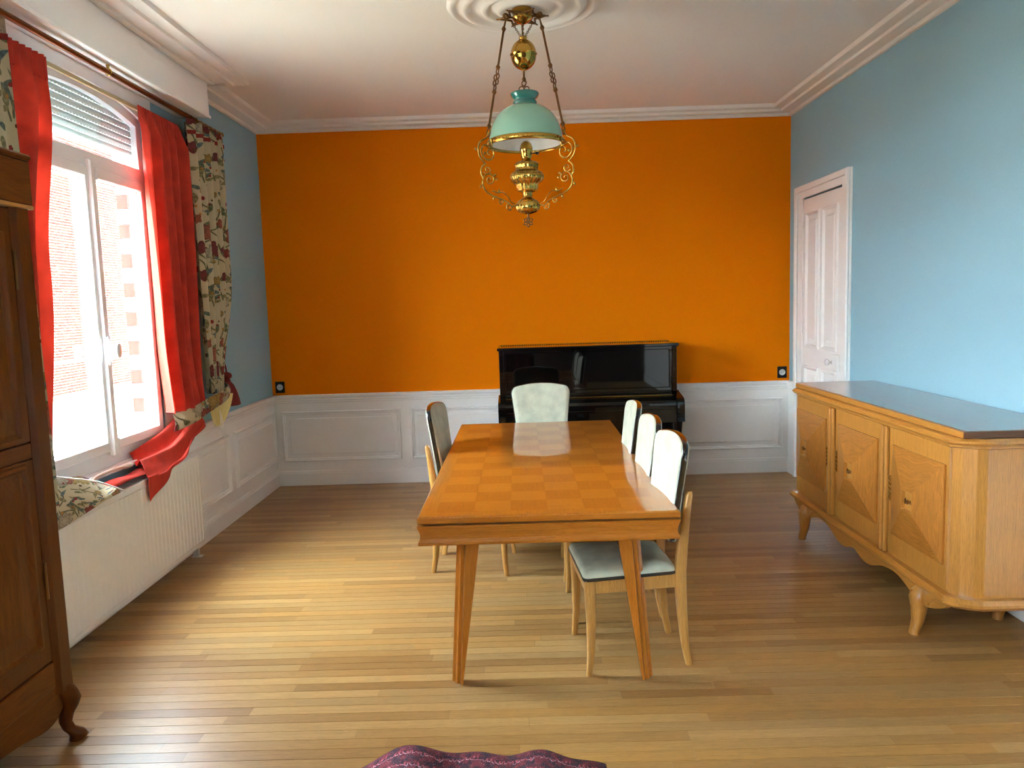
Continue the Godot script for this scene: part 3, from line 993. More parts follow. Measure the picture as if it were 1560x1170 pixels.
func chair_proto() -> Node3D:
	var o := thing("dining_chair", "", "chair", Vector3.ZERO, 0.0, "cream vinyl dining chairs round the table")
	var W: Material = mats.chair_wood
	var m: MB
	for sx in [-1.0, 1.0]:
		m = MB.new()                                # front leg, gently sabred
		m.rings(post([[sx * 0.214, 0.0, 0.222, 0.026, 0.026], [sx * 0.210, 0.10, 0.212, 0.030, 0.031], [sx * 0.206, 0.24, 0.208, 0.037, 0.040], [sx * 0.205, 0.36, 0.210, 0.042, 0.046], [sx * 0.205, 0.438, 0.213, 0.042, 0.046]], 0.35), true, true, 0)
		part(o, "leg", m, W, 1)
		m = MB.new()                                # back leg rising into a stile
		m.rings(post([[sx * 0.170, 0.0, -0.240, 0.028, 0.028], [sx * 0.171, 0.10, -0.222, 0.031, 0.034], [sx * 0.173, 0.26, -0.208, 0.034, 0.044], [sx * 0.175, 0.42, -0.200, 0.036, 0.052], [sx * 0.177, 0.56, -0.212, 0.036, 0.046], [sx * 0.179, 0.70, -0.230, 0.034, 0.034], [sx * 0.181, 0.785, -0.242, 0.032, 0.028], [sx * 0.182, 0.80, -0.246, 0.020, 0.016]], 0.35), true, true, 0)
		part(o, "leg", m, W, 1)
	for e in [[Vector3(-0.19, 0.402, 0.216), Vector3(0.19, 0.402, 0.216)], [Vector3(0.206, 0.402, 0.20), Vector3(0.178, 0.402, -0.19)], [Vector3(-0.206, 0.402, 0.20), Vector3(-0.178, 0.402, -0.19)], [Vector3(-0.165, 0.402, -0.197), Vector3(0.165, 0.402, -0.197)]]:
		m = MB.new()
		var d: Vector3 = e[1] - e[0]
		m.box(Vector3.ZERO, Vector3(d.length(), 0.064, 0.024), 0.003, Transform3D(Basis(Vector3.UP, -atan2(d.z, d.x)), (e[0] + e[1]) * 0.5))
		part(o, "seat_rail", m, W, 0)
	# seat: dark edging and a domed cream pad
	var ring := func(g: float, y: float) -> Array:
		var r := []
		var c := [Vector2(0.232, 0.243), Vector2(-0.232, 0.243), Vector2(-0.192, -0.188), Vector2(0.192, -0.188)]
		var mid := Vector2(0, 0.03)
		for i in 4:
			var p: Vector2 = c[i]
			var a: Vector2 = (c[(i + 3) % 4] - p).normalized()
			var b: Vector2 = (c[(i + 1) % 4] - p).normalized()
			for k in 5:
				var w := k / 4.0
				var q := p + a * 0.03 * (1 - w) * (1 - w) + b * 0.03 * w * w
				q = mid + (q - mid) * g
				r.append(Vector3(q.x, y, q.y))
		return r
	m = MB.new()
	m.rings([ring.call(0.99, 0.430), ring.call(1.0, 0.437), ring.call(0.99, 0.445)], true, true, 0)
	part(o, "seat_edging", m, mats.dark_piping)
	m = MB.new()
	m.rings([ring.call(0.985, 0.440), ring.call(0.985, 0.450), ring.call(0.955, 0.464), ring.call(0.86, 0.473), ring.call(0.6, 0.480), ring.call(0.3, 0.483)], true, true, 0)
	part(o, "seat_cushion", m, mats.cream_vinyl)
	# back: a black lacquered band between two cream pads
	var ol := outline(4)
	var tilt := Transform3D(Basis(Vector3.RIGHT, -0.145), Vector3(0, 0.572, -0.178))
	var layer := func(g: float, z: float) -> Array:
		var r := []
		for p in ol:
			var q: Vector2 = Vector2(0, 0.235) + (p - Vector2(0, 0.235)) * Vector2(g, 1.0 - (1.0 - g) * 0.85)
			r.append(tilt * Vector3(q.x, q.y, z - 0.45 * q.x * q.x * -1.0))
		return r
	m = MB.new()
	m.rings([layer.call(0.965, -0.013), layer.call(0.99, -0.013), layer.call(1.0, -0.009), layer.call(1.0, 0.009), layer.call(0.99, 0.013), layer.call(0.965, 0.013)], true, true, 0)
	part(o, "back_band", m, mats.black_band)
	m = MB.new()
	m.rings([layer.call(0.975, 0.010), layer.call(0.975, 0.015), layer.call(0.955, 0.020), layer.call(0.8, 0.025), layer.call(0.4, 0.027)], true, true, 0)
	part(o, "backrest", m, mats.cream_vinyl)
	m = MB.new()
	m.rings([layer.call(0.985, -0.010), layer.call(0.985, -0.014), layer.call(0.96, -0.018), layer.call(0.8, -0.020), layer.call(0.4, -0.021)], true, true, 0)
	part(o, "back_cover", m, mats.cream_vinyl)
	return o

func chairs() -> void:
	var c := chair_proto()
	c.set_meta("label", "nearest cream dining chair tucked in on the right side of the table")
	c.position = Vector3(0.462, 0, -3.485); c.rotation.y = -PI / 2 + 0.085
	copy(c, "middle one of the three cream chairs along the right side of the table", Vector3(0.452, 0, -4.03), -PI / 2 + 0.02)
	copy(c, "farthest of the three cream chairs along the right side of the table", Vector3(0.448, 0, -4.62), -PI / 2 - 0.01)
	copy(c, "lone cream chair on the window side of the table, black band edge towards the viewer", Vector3(-0.325, 0, -4.765), PI / 2 - 0.10)
	copy(c, "cream chair at the far end of the table in front of the piano", Vector3(0.142, 0, -5.585), 0.01)

func sideboard() -> void:
	# local x runs along the wall away from the camera's right, local z is the front
	var o := thing("sideboard", "honey-coloured oak sideboard with three diamond-panelled doors against the blue wall", "sideboard", Vector3(2.18, 0, -4.335), -PI / 2)
	# after the turn: local +z looks to -x (the room), local +x looks to +z (towards the viewer)
	var W: Material = mats.sideboard_wood
	var V: Material = mats.sideboard_veneer
	var hw := 1.02
	var f := 0.28           # front plane
	var bk := -0.262
	var m := MB.new()
	var body := [Vector2(-hw, bk), Vector2(hw, bk), Vector2(hw, f - 0.115), Vector2(hw - 0.012, f - 0.075), Vector2(hw - 0.045, f - 0.030), Vector2(hw - 0.085, f), Vector2(-hw + 0.085, f), Vector2(-hw + 0.045, f - 0.030), Vector2(-hw + 0.012, f - 0.075), Vector2(-hw, f - 0.115)]
	var lay := Transform3D(Basis(Vector3(1, 0, 0), Vector3(0, 0, 1), Vector3(0, -1, 0)), Vector3.ZERO)   # polygon x,z drawn out along -y
	m.prism(body, -0.962, -0.275, lay)
	part(o, "carcass", m, W, 1)
	var step := func(out: float, y0: float, y1: float, ch := 0.0) -> MB:
		var q := MB.new()
		var rr := []
		for l in [[out - ch, y0], [out, y0 + ch], [out, y1 - ch], [out - ch, y1]]:
			var r := []
			for p in body:
				var d := Vector2.ZERO
				var g: Vector2 = p
				if g.y > bk + 0.01: d = Vector2(signf(g.x) * l[0], l[0]) if absf(g.x) < hw - 0.02 else Vector2(signf(g.x) * l[0], l[0] * 0.6)
				else: d = Vector2(signf(g.x) * l[0], 0)
				r.append(Vector3(g.x + d.x, l[1], g.y + d.y))
			rr.append(r)
		q.rings(rr, true, true, -1)
		return q
	part(o, "cornice_moulding", step.call(0.014, 0.950, 0.968, 0.004), W, 0)
	part(o, "cornice_moulding", step.call(0.036, 0.966, 0.998, 0.012), W, 0)
	part(o, "plinth_moulding", step.call(0.046, 0.232, 0.278, 0.016), W, 0)
	# top slab, set back from the moulding, with a dark edge at the ends
	m = MB.new()
	m.box2(Vector3(-hw + 0.0, 0.997, bk), Vector3(hw - 0.0, 1.031, f - 0.015), 0.003)
	part(o, "top", m, mats.sideboard_top, 0)
	m = MB.new()
	m.box2(Vector3(-hw, 0.999, f - 0.016), Vector3(hw, 1.0285, f - 0.004), 0.002)
	part(o, "front_lipping", m, W, 0)
	m = MB.new()
	m.box2(Vector3(hw - 0.002, 0.999, bk), Vector3(hw + 0.004, 1.0285, f - 0.005), 0.001)
	part(o, "end_lipping", m, mats.sideboard_edge, 2)
	# doors: local x of a far door is negative
	var ds := [[-0.985 + 0.03, -0.445], [-0.290, 0.290], [0.390, 0.955 - 0.0]]
	ds = [[-0.955, -0.405], [-0.290, 0.285], [0.385, 0.940]]
	var hand := [1, -1, -1]
	for i in 3:
		var x0: float = ds[i][0]
		var x1: float = ds[i][1]
		m = MB.new()
		m.box2(Vector3(x0, 0.292, f - 0.006), Vector3(x1, 0.948, f + 0.008), 0.002)
		var d := part(o, "door", m, W, 1)
		# raised field with four sloping facets meeting at a small square
		var px0 := x0 + 0.045
		var px1 := x1 - 0.022
		var py0 := 0.400
		var py1 := 0.864
		if i == 0:
			px0 = x0 + 0.022; px1 = x1 - 0.03
		m = MB.new()
		var cx := (px0 + px1) * 0.5
		var cy := (py0 + py1) * 0.5
		var e := [Vector2(px0, py0), Vector2(px1, py0), Vector2(px1, py1), Vector2(px0, py1)]
		var s := 0.052
		var q := [Vector2(cx - s, cy - s), Vector2(cx + s, cy - s), Vector2(cx + s, cy + s), Vector2(cx - s, cy + s)]
		var fz := f + 0.008
		for k in 4:
			var n := (k + 1) % 4
			var fm := MB.new()
			fm.quad(Vector3(e[k].x, e[k].y, fz), Vector3(e[n].x, e[n].y, fz), Vector3(e[n].x, e[n].y, fz + 0.010), Vector3(e[k].x, e[k].y, fz + 0.010))
			fm.quad(Vector3(e[k].x, e[k].y, fz + 0.010), Vector3(e[n].x, e[n].y, fz + 0.010), Vector3(q[n].x, q[n].y, fz + 0.056), Vector3(q[k].x, q[k].y, fz + 0.056))
			part(d, "facet", fm, V, 0 if k % 2 == 0 else 1)
		m = MB.new()
		m.frame(Transform3D(Basis.IDENTITY, Vector3(0, 0, 0)), cx - s, cx + s, cy - s, cy + s, [Vector2(0, fz + 0.056), Vector2(0.004, fz + 0.056), Vector2(0.006, fz + 0.038)], true)
		part(d, "centre_block", m, W, 1)
		m = MB.new()
		var kc := Vector3(cx, cy, fz + 0.044)
		for a in 3: m.tube([kc + Vector3(-0.028, 0.010 * (a - 1), 0), kc + Vector3(-0.012, -0.008 * (a - 1), 0.010), kc + Vector3(0.0, 0.006 * (a - 1), 0.014), kc + Vector3(0.012, -0.008 * (a - 1), 0.010), kc + Vector3(0.028, 0.010 * (a - 1), 0)], [0.003, 0.0045, 0.006, 0.0045, 0.003], 6)
		part(d, "pull", m, mats.old_brass)
		# scrolled key plate
		m = MB.new()
		var kx := x1 - 0.012 if hand[i] == 1 else x0 + 0.018
		for t in 5:
			m.torus(Vector3(kx, cy + (t - 2) * 0.024, fz + 0.004), 0.0085, 0.003, Vector3(0, 0, 1), 10, 5)
		m.box2(Vector3(kx - 0.003, cy - 0.066, fz), Vector3(kx + 0.003, cy + 0.066, fz + 0.004), 0.001)
		part(d, "key_plate", m, mats.brass)
	# fluted pilasters between the doors
	for x in [-0.394, 0.294]:
		for t in 3:
			m = MB.new()
			m.box2(Vector3(x + t * 0.027, 0.279, f - 0.002), Vector3(x + t * 0.027 + 0.024, 0.949, f + 0.024 + (0.008 if t == 1 else 0.0)), 0.008)
			part(o, "pilaster_reed", m, W, 1)
	# shaped skirt
	m = MB.new()
	var sk := []
	for p in bez([Vector2(-0.98, 0.235), Vector2(-0.93, 0.20), Vector2(-0.80, 0.155), Vector2(-0.70, 0.16), Vector2(-0.52, 0.21), Vector2(-0.36, 0.20), Vector2(-0.22, 0.155), Vector2(-0.12, 0.150), Vector2(0.0, 0.18), Vector2(0.12, 0.150), Vector2(0.22, 0.155), Vector2(0.36, 0.20), Vector2(0.52, 0.21), Vector2(0.70, 0.16), Vector2(0.80, 0.155), Vector2(0.93, 0.20), Vector2(0.98, 0.235)], 5): sk.append(p)
	m.prism(sk, f - 0.005, f + 0.02)
	part(o, "skirt", m, W, 0)
	# cabriole feet
	for sx in [-1.0, 1.0]:
		for z in [f + 0.005, bk + 0.06]:
			m = MB.new()
			var X: float = sx * (0.745 if z > 0.0 else 0.60)
			m.rings(post([[X, 0.0, z + 0.040, 0.050, 0.044], [X, 0.02, z + 0.038, 0.050, 0.044], [X, 0.07, z + 0.024, 0.060, 0.050], [X, 0.13, z + 0.020, 0.078, 0.060], [X, 0.180, z + 0.024, 0.092, 0.072], [X, 0.212, z + 0.020, 0.088, 0.060], [X, 0.236, z + 0.008, 0.060, 0.040]], 0.6), true, true, 0)
			var lg := part(o, "leg", m, W, 1)
			m = MB.new()
			m.tube(bez([Vector3(X - 0.016, 0.215, z + 0.048), Vector3(X - 0.010, 0.15, z + 0.050), Vector3(X - 0.006, 0.06, z + 0.046), Vector3(X - 0.004, 0.012, z + 0.054)], 4), [0.010, 0.007, 0.006, 0.006], 6)
			part(lg, "carved_rib", m, W, 1)
			m = MB.new()
			m.prism(bez([Vector2(X - 0.15, 0.235), Vector2(X - 0.085, 0.185), Vector2(X - 0.07, 0.165), Vector2(X, 0.16), Vector2(X + 0.07, 0.165), Vector2(X + 0.085, 0.185), Vector2(X + 0.15, 0.235)], 3), z - 0.004, z + 0.022)
			part(lg, "bracket", m, W, 0)

func piano() -> void:
	var o := thing("upright_piano", "glossy black upright piano standing against the orange wall", "piano", Vector3(0.566, 0, -7.045))
	var B: Material = mats.piano_black
	var hw := 0.755
	var fz := 0.50           # front of the upper case
	var m := MB.new()
	for sx in [-1.0, 1.0]:
		m = MB.new()
		m.box2(Vector3(sx * hw, 0.0, 0.0), Vector3(sx * (hw - 0.04), 1.235, fz), 0.004)
		part(o, "side_panel", m, B)
	m = MB.new()
	m.box2(Vector3(-hw + 0.04, 0.03, 0.0), Vector3(hw - 0.04, 1.235, 0.03))
	part(o, "back_panel", m, B)
	m = MB.new()
	m.box2(Vector3(-hw - 0.014, 1.236, -0.005), Vector3(hw + 0.014, 1.262, fz + 0.022), 0.006)
	var lid := part(o, "lid", m, B)
	m = MB.new()
	for i in 74:
		var x := -hw + 0.012 + i * 0.0202
		m.tube([Vector3(x, 1.2645, 0.17), Vector3(x + 0.0142, 1.2645, 0.17)], [0.0048], 6)
	part(lid, "lid_hinge", m, mats.brass)
	m = MB.new()
	m.box2(Vector3(-hw + 0.04, 0.862, fz - 0.07), Vector3(hw - 0.04, 1.236, fz - 0.05))
	m.frame(Transform3D(Basis.IDENTITY, Vector3(0, 0, 0)), -hw + 0.04, hw - 0.04, 0.862, 1.236, [Vector2(0, fz - 0.05), Vector2(0.0, fz - 0.004), Vector2(0.022, fz - 0.004), Vector2(0.027, fz - 0.012)], true)
	part(o, "upper_panel", m, B)
	# closed fall board, hinge strip and key bed
	m = MB.new()
	var fb := bez([Vector2(fz - 0.01, 0.865), Vector2(fz + 0.02, 0.835), Vector2(fz + 0.05, 0.822), Vector2(fz + 0.19, 0.806), Vector2(fz + 0.225, 0.79), Vector2(fz + 0.228, 0.735)], 4)
	fb.append(Vector2(fz - 0.01, 0.735))
	m.prism(fb, -hw + 0.045, hw - 0.045, Transform3D(Basis(Vector3(0, 0, 1), Vector3(0, 1, 0), Vector3(1, 0, 0)), Vector3.ZERO))
	part(o, "fallboard", m, B)
	m = MB.new()
	m.tube([Vector3(-hw + 0.05, 0.826, fz + 0.056), Vector3(hw - 0.05, 0.826, fz + 0.056)], [0.0035], 6)
	part(o, "fallboard_hinge", m, mats.brass)
	m = MB.new()
	m.box2(Vector3(-hw, 0.615, fz - 0.05), Vector3(hw, 0.735, fz + 0.235), 0.006)
	part(o, "key_bed", m, B)
	for sx in [-1.0, 1.0]:
		m = MB.new()
		var pf := bez([Vector2(fz - 0.02, 0.62), Vector2(fz + 0.235, 0.62), Vector2(fz + 0.250, 0.66), Vector2(fz + 0.250, 0.77), Vector2(fz + 0.235, 0.805), Vector2(fz + 0.19, 0.825), Vector2(fz + 0.05, 0.845), Vector2(fz - 0.02, 0.86)], 3)
		m.prism(pf, sx * (hw + 0.012), sx * (hw - 0.048), Transform3D(Basis(Vector3(0, 0, 1), Vector3(0, 1, 0), Vector3(1, 0, 0)), Vector3.ZERO))
		part(o, "key_cheek", m, B)
		m = MB.new()
		m.rings(post([[sx * (hw - 0.045), 0.0, fz + 0.19, 0.075, 0.085], [sx * (hw - 0.045), 0.06, fz + 0.19, 0.075, 0.085], [sx * (hw - 0.045), 0.08, fz + 0.19, 0.055, 0.06], [sx * (hw - 0.045), 0.50, fz + 0.19, 0.065, 0.07], [sx * (hw - 0.045), 0.62, fz + 0.19, 0.085, 0.09]], 0.2))
		part(o, "leg", m, B)
		m = MB.new()
		m.box2(Vector3(sx * hw, 0.0, fz - 0.1), Vector3(sx * (hw - 0.08), 0.055, fz + 0.24), 0.008)
		part(o, "toe_block", m, B)
	m = MB.new()
	m.box2(Vector3(-hw + 0.04, 0.05, fz - 0.06), Vector3(hw - 0.04, 0.615, fz - 0.04), 0.004)
	part(o, "lower_panel", m, B)
	m = MB.new()
	m.box2(Vector3(-hw + 0.04, 0.0, fz - 0.10), Vector3(hw - 0.04, 0.10, fz - 0.03), 0.004)
	part(o, "bottom_rail", m, B)
	for x in [-0.09, 0.09]:
		m = MB.new()
		m.tube([Vector3(x, 0.075, fz - 0.04), Vector3(x, 0.075, fz + 0.05), Vector3(x, 0.06, fz + 0.09)], [0.010, 0.014, 0.012], 8)
		part(o, "pedal", m, mats.brass)

func armoire() -> void:
	# local x runs towards the viewer, local z out of the left wall
	var o := thing("armoire", "tall dark walnut armoire on curled feet at the left edge of the picture", "armoire", Vector3(-2.035, 0, -2.11), PI / 2)
	# after the turn local +z looks to +x (the room) and local +x looks to -z (away from the viewer)
	var W: Material = mats.armoire_wood
	var F: Material = mats.armoire_flame
	var hw := 0.755
	var f := 0.252
	var m := MB.new()
	m.box2(Vector3(-hw + 0.02, 0.26, -f), Vector3(hw - 0.02, 2.06, f - 0.03))
	part(o, "carcass", m, W, 1)
	for sx in [-1.0, 1.0]:
		m = MB.new()
		m.rings(post([[sx * (hw - 0.05), 0.225, f - 0.05, 0.10, 0.10], [sx * (hw - 0.05), 2.06, f - 0.05, 0.10, 0.10]], 0.35), true, true, -1)
		part(o, "corner_post", m, W, 1)
		m = MB.new()
		m.rings(post([[sx * (hw - 0.018), 0.0, f - 0.004, 0.050, 0.054], [sx * (hw - 0.012), 0.014, f + 0.002, 0.060, 0.064], [sx * (hw - 0.016), 0.030, f - 0.004, 0.056, 0.060], [sx * (hw - 0.030), 0.052, f - 0.024, 0.042, 0.046], [sx * (hw - 0.036), 0.080, f - 0.032, 0.040, 0.044], [sx * (hw - 0.034), 0.110, f - 0.028, 0.046, 0.050], [sx * (hw - 0.027), 0.142, f - 0.018, 0.060, 0.064], [sx * (hw - 0.025), 0.172, f - 0.014, 0.074, 0.076], [sx * (hw - 0.032), 0.204, f - 0.026, 0.084, 0.084], [sx * (hw - 0.045), 0.240, f - 0.045, 0.088, 0.088]], 0.6), true, true, 0)
		part(o, "foot", m, W, 1)
		m = MB.new()
		m.rings(post([[sx * (hw - 0.05), 0.0, -f + 0.05, 0.06, 0.06], [sx * (hw - 0.05), 0.26, -f + 0.05, 0.08, 0.08]], 0.3))
		part(o, "foot", m, W, 1)
	m = MB.new()
	m.box2(Vector3(-hw - 0.008, 2.055, -f), Vector3(hw + 0.008, 2.215, f + 0.008), 0.006)
	part(o, "frieze", m, F, 0)
	m = MB.new()
	m.box2(Vector3(-hw - 0.03, 2.215, -f), Vector3(hw + 0.012, 2.238, f + 0.016), 0.008)
	part(o, "cornice", m, W, 0)
	m = MB.new()
	m.box2(Vector3(-hw - 0.004, 2.040, -f), Vector3(hw + 0.004, 2.054, f + 0.012), 0.003)
	part(o, "frieze_bead", m, mats.chair_wood, 0)
	m = MB.new()
	m.box2(Vector3(-hw + 0.1, 0.255, f - 0.06), Vector3(hw - 0.1, 0.355, f - 0.012), 0.004)
	part(o, "bottom_rail", m, F, 0)
	m = MB.new()
	m.prism(bez([Vector2(-hw + 0.03, 0.262), Vector2(-hw + 0.06, 0.16), Vector2(-hw + 0.16, 0.12), Vector2(-hw + 0.34, 0.155), Vector2(-0.2, 0.17), Vector2(0, 0.13), Vector2(0.2, 0.17), Vector2(hw - 0.34, 0.155), Vector2(hw - 0.16, 0.12), Vector2(hw - 0.06, 0.16), Vector2(hw - 0.03, 0.262)], 4), f - 0.045, f - 0.018)
	part(o, "skirt", m, F, 0)
	# two doors, each with an upper and a lower panel and a middle rail
	for sx in [-1.0, 1.0]:
		var x0: float = 0.004 if sx > 0 else -hw + 0.103
		var x1: float = hw - 0.103 if sx > 0 else -0.004
		m = MB.new()
		m.box2(Vector3(x0, 0.362, f - 0.045), Vector3(x1, 2.036, f - 0.032), 0.003)
		var d := part(o, "door", m, W, 1)
		for yy in [[0.362, 1.132], [1.137, 1.193], [1.198, 2.036]]:
			m = MB.new()
			m.box2(Vector3(x0, yy[0], f - 0.033), Vector3(x1, yy[1], f - 0.016), 0.0025)
			part(d, "door_board", m, W, 1 if yy[1] - yy[0] > 0.1 else 0)
		for yy in [[0.43, 1.125], [1.205, 1.95]]:
			m = MB.new()
			m.frame(Transform3D(Basis.IDENTITY, Vector3(0, 0, f - 0.016)), x0 + 0.085, x1 - 0.05, yy[0], yy[1], [Vector2(0, 0), Vector2(0.003, 0.012), Vector2(0.016, 0.014), Vector2(0.026, 0.004), Vector2(0.034, 0.001), Vector2(0.10, 0.010), Vector2(0.11, 0.010)], true)
			part(d, "panel", m, F, 1)
		for y in [0.6, 1.75]:
			m = MB.new()
			m.tube([Vector3(x1 + 0.003 if sx > 0 else x0 - 0.003, y, f - 0.012), Vector3(x1 + 0.003 if sx > 0 else x0 - 0.003, y + 0.14, f - 0.012)], [0.006], 8)
			part(d, "hinge", m, mats.old_brass)

# ---------------------------------------------------------------- curtains and the radiator
func radiator() -> void:
	var o := thing("radiator", "long white ribbed panel radiator under the window", "radiator", Vector3(XL, 0, -4.24))
	var z0 := -0.845
	var z1 := 0.84
	var fx := 0.132
	var m := MB.new()
	var pf := []
	var n := 34
	var pitch := (z1 - z0 - 0.03) / n
	pf.append(Vector2(z0, fx - 0.012))
	pf.append(Vector2(z0, fx))
	for i in n:
		var z := z0 + 0.015 + i * pitch
		pf.append(Vector2(z, fx)); pf.append(Vector2(z + 0.007, fx - 0.004)); pf.append(Vector2(z + 0.013, fx - 0.004)); pf.append(Vector2(z + 0.020, fx))
	pf.append(Vector2(z1, fx)); pf.append(Vector2(z1, fx - 0.012))
	m.prism(pf, -0.655, -0.115, Transform3D(Basis(Vector3(0, 0, 1), Vector3(1, 0, 0), Vector3(0, -1, 0)), Vector3.ZERO))
	m.box2(Vector3(fx - 0.012, 0.655, z0), Vector3(fx, 0.697, z1), 0.004)
	m.box2(Vector3(fx - 0.012, 0.085, z0), Vector3(fx, 0.115, z1), 0.004)
	part(o, "front_panel", m, mats.radiator_enamel)
	m = MB.new()
	m.box2(Vector3(0.035, 0.10, z0 + 0.01), Vector3(0.05, 0.68, z1 - 0.01), 0.003)
	part(o, "rear_panel", m, mats.radiator_enamel)
	m = MB.new()
	for e in [z0, z1 - 0.012]: m.box2(Vector3(0.03, 0.09, e), Vector3(fx - 0.004, 0.695, e + 0.012), 0.003)
	part(o, "end_cover", m, mats.radiator_enamel)
	m = MB.new()
	m.box2(Vector3(0.03, 0.690, z0), Vector3(fx - 0.008, 0.697, z0 + 0.02)); m.box2(Vector3(0.03, 0.690, z0), Vector3(0.04, 0.697, z1)); m.box2(Vector3(fx - 0.016, 0.690, z0), Vector3(fx - 0.006, 0.697, z1))
	for i in 56: m.box2(Vector3(0.04, 0.690, z0 + 0.02 + i * 0.0295), Vector3(fx - 0.016, 0.697, z0 + 0.02 + i * 0.0295 + 0.014))
	part(o, "top_grille", m, mats.radiator_enamel)
	for z in [z0 + 0.02, z1 - 0.05]:
		m = MB.new()
		m.box2(Vector3(0.06, 0.0, z), Vector3(0.10, 0.09, z + 0.022), 0.003)
		m.box2(Vector3(0.05, 0.0, z - 0.012), Vector3(0.125, 0.008, z + 0.034), 0.003)
		part(o, "foot", m, mats.radiator_enamel)
	m = MB.new()
	for y in [0.12, 0.66]: m.tube([Vector3(0.05, y, z0 + 0.1), Vector3(fx - 0.01, y, z0 + 0.1)], [0.012], 8)
	part(o, "connector", m, mats.radiator_enamel)

func curtains() -> void:
	# bronze rod with rings, and the slimmer cream rail of the red curtains
	var m := MB.new()
	var y := 2.952
	var rx := XL + 0.135
	var r := thing("curtain_rod", "bronze coloured curtain rod running in front of the white pelmet", "curtain rod", Vector3(rx, y, 0))
	m.tube([Vector3(0, 0, -5.86), Vector3(0, 0, -2.70)], [0.0155], 12)
	part(r, "pole", m, mats.rod_bronze)
	m = MB.new()
	m.lathe([Vector2(0.0, -0.02), Vector2(0.016, -0.016), Vector2(0.021, 0.0), Vector2(0.016, 0.016), Vector2(0.0, 0.02)], 14, Transform3D(Basis(Vector3.RIGHT, PI / 2), Vector3(0, 0, -5.88)))
	part(r, "end_knob", m, mats.brass)
	for z in [-4.30, -3.0]:
		m = MB.new()
		m.lathe([Vector2(0.008, 0.0), Vector2(0.008, 0.02), Vector2(0.012, 0.028), Vector2(0.024, 0.036), Vector2(0.026, 0.040), Vector2(0.0, 0.040)], 14, Transform3D(Basis.IDENTITY, Vector3(0, 0.010, z)))
		m.torus(Vector3(0, 0, z), 0.016, 0.005, Vector3(0, 0, 1), 16, 6)
		part(r, "bracket", m, mats.brass)
	for i in 7:
		m = MB.new()
		m.torus(Vector3(0, -0.006, -5.33 - i * 0.080), 0.0205, 0.0028, Vector3(0.0, 0.15, 1).normalized(), 18, 6)
		part(r, "ring", m, mats.brass)
	for i in 4:
		m = MB.new()
		m.torus(Vector3(0, -0.006, -3.36 + i * 0.085), 0.0205, 0.0028, Vector3(0.0, 0.15, 1).normalized(), 18, 6)
		part(r, "ring", m, mats.brass)
	m = MB.new()
	m.box2(Vector3(XL + 0.036, 2.868, -5.42), Vector3(XL + 0.048, 2.892, -3.05), 0.003)
	var rail := part(self, "curtain_rail", m, mats.rod_cream)
	rail.name = numbered("curtain_rail")
	tag(rail, "slim cream curtain rail across the head of the window behind the bronze rod", "curtain rail")
	# ---- red curtain by the far jamb
	var red := thing("curtain", "unlined bright red curtain beside the far window jamb, its long hem heaped on the radiator", "curtain")
	m = MB.new()
	m.grid(func(u: float, w: float) -> Vector3:
		var yy := lerpf(2.886, 1.02, w)
		var head := clampf((2.886 - yy) / 0.16, 0.0, 1.0)
		var lo := clampf((1.55 - yy) / 0.5, 0.0, 1.0)
		var z := lerpf(-4.735, -5.285, u)
		z = lerpf(z, lerpf(-4.75, -5.26, u), smoothstep(0.0, 1.0, lo))
		var fold := 0.046 * sin(u * TAU * 4.2 + 0.9 * sin(w * 2.2)) + 0.014 * sin(u * TAU * 7.3 + 3.0 * w)
		var pleat := 0.007 * sin(u * TAU * 19.0)
		return Vector3(XL + 0.075 + lerpf(pleat, fold, head) + 0.030 * lo * lo, yy, z + 0.012 * sin(w * 5.0 + u * 3.0) * head), 110, 60, 1.3, 1.9)
	part(red, "panel", m, mats.red_cloth)
	m = MB.new()
	m.grid(func(u: float, w: float) -> Vector3:
		var yy := lerpf(2.890, 2.80, w)
		return Vector3(XL + 0.072 + 0.009 * sin(u * TAU * 19.0), yy, lerpf(-4.732, -5.288, u)), 110, 4, 1.3, 0.1)
	part(red, "heading_tape", m, mats.red_cloth)
	# the hem: pulled left along the window board, hanging over the front of the radiator
	m = MB.new()
	m.grid(func(u: float, w: float) -> Vector3:
		var z := lerpf(-5.20, -4.36, u)
		var yt := lerpf(1.03, 0.815, smoothstep(0.0, 1.0, pow(u, 0.7)))
		var yf := lerpf(0.90, 0.725, smoothstep(0.0, 0.6, u))
		var over := smoothstep(0.55, 1.0, u)
		var w1 := minf(w / 0.72, 1.0)
		var w2 := maxf((w - 0.72) / 0.28, 0.0)
		var x := lerpf(XL + 0.012 + 0.05 * (1.0 - u), XL + 0.150, w1)
		var yy := lerpf(yt, yf, w1) - w2 * lerpf(0.035, 0.16, over)
		var ridge := sin(w * TAU * 2.1 + u * 1.6 + 0.6)
		yy += (0.026 * ridge + 0.006 * sin((w * 2.0 + u * 0.7) * TAU * 2.3)) * (1.0 - w2) * smoothstep(0.0, 0.12, u) + 0.012
		x += 0.012 * w2 * (1.0 + sin(u * TAU * 3.0))
		return Vector3(x + 0.004, yy, z + 0.05 * w - 0.06 * u * (1.0 - w)), 70, 44, 0.9, 0.6, 0.003)
	part(red, "hem", m, mats.red_cloth)
	m = MB.new()
	m.grid(func(u: float, w: float) -> Vector3:
		var z := lerpf(-4.56, -3.86, u)
		var a := lerpf(-0.25, PI * 1.02, w)
		var rr := 0.026 * (0.4 + 0.6 * sqrt(sin(PI * (0.06 + 0.88 * u)))) + 0.004 * sin(u * 13.0)
		return Vector3(XL + 0.085 - cos(a) * (rr * 1.9) - 0.015 * u, 0.728 + sin(a) * rr + 0.006 * sin(u * 7.0 + w * 4.0), z + 0.02 * w), 30, 12, 0.5, 0.2, 0.003)
	part(red, "hem_end", m, mats.red_cloth)
	m = MB.new()
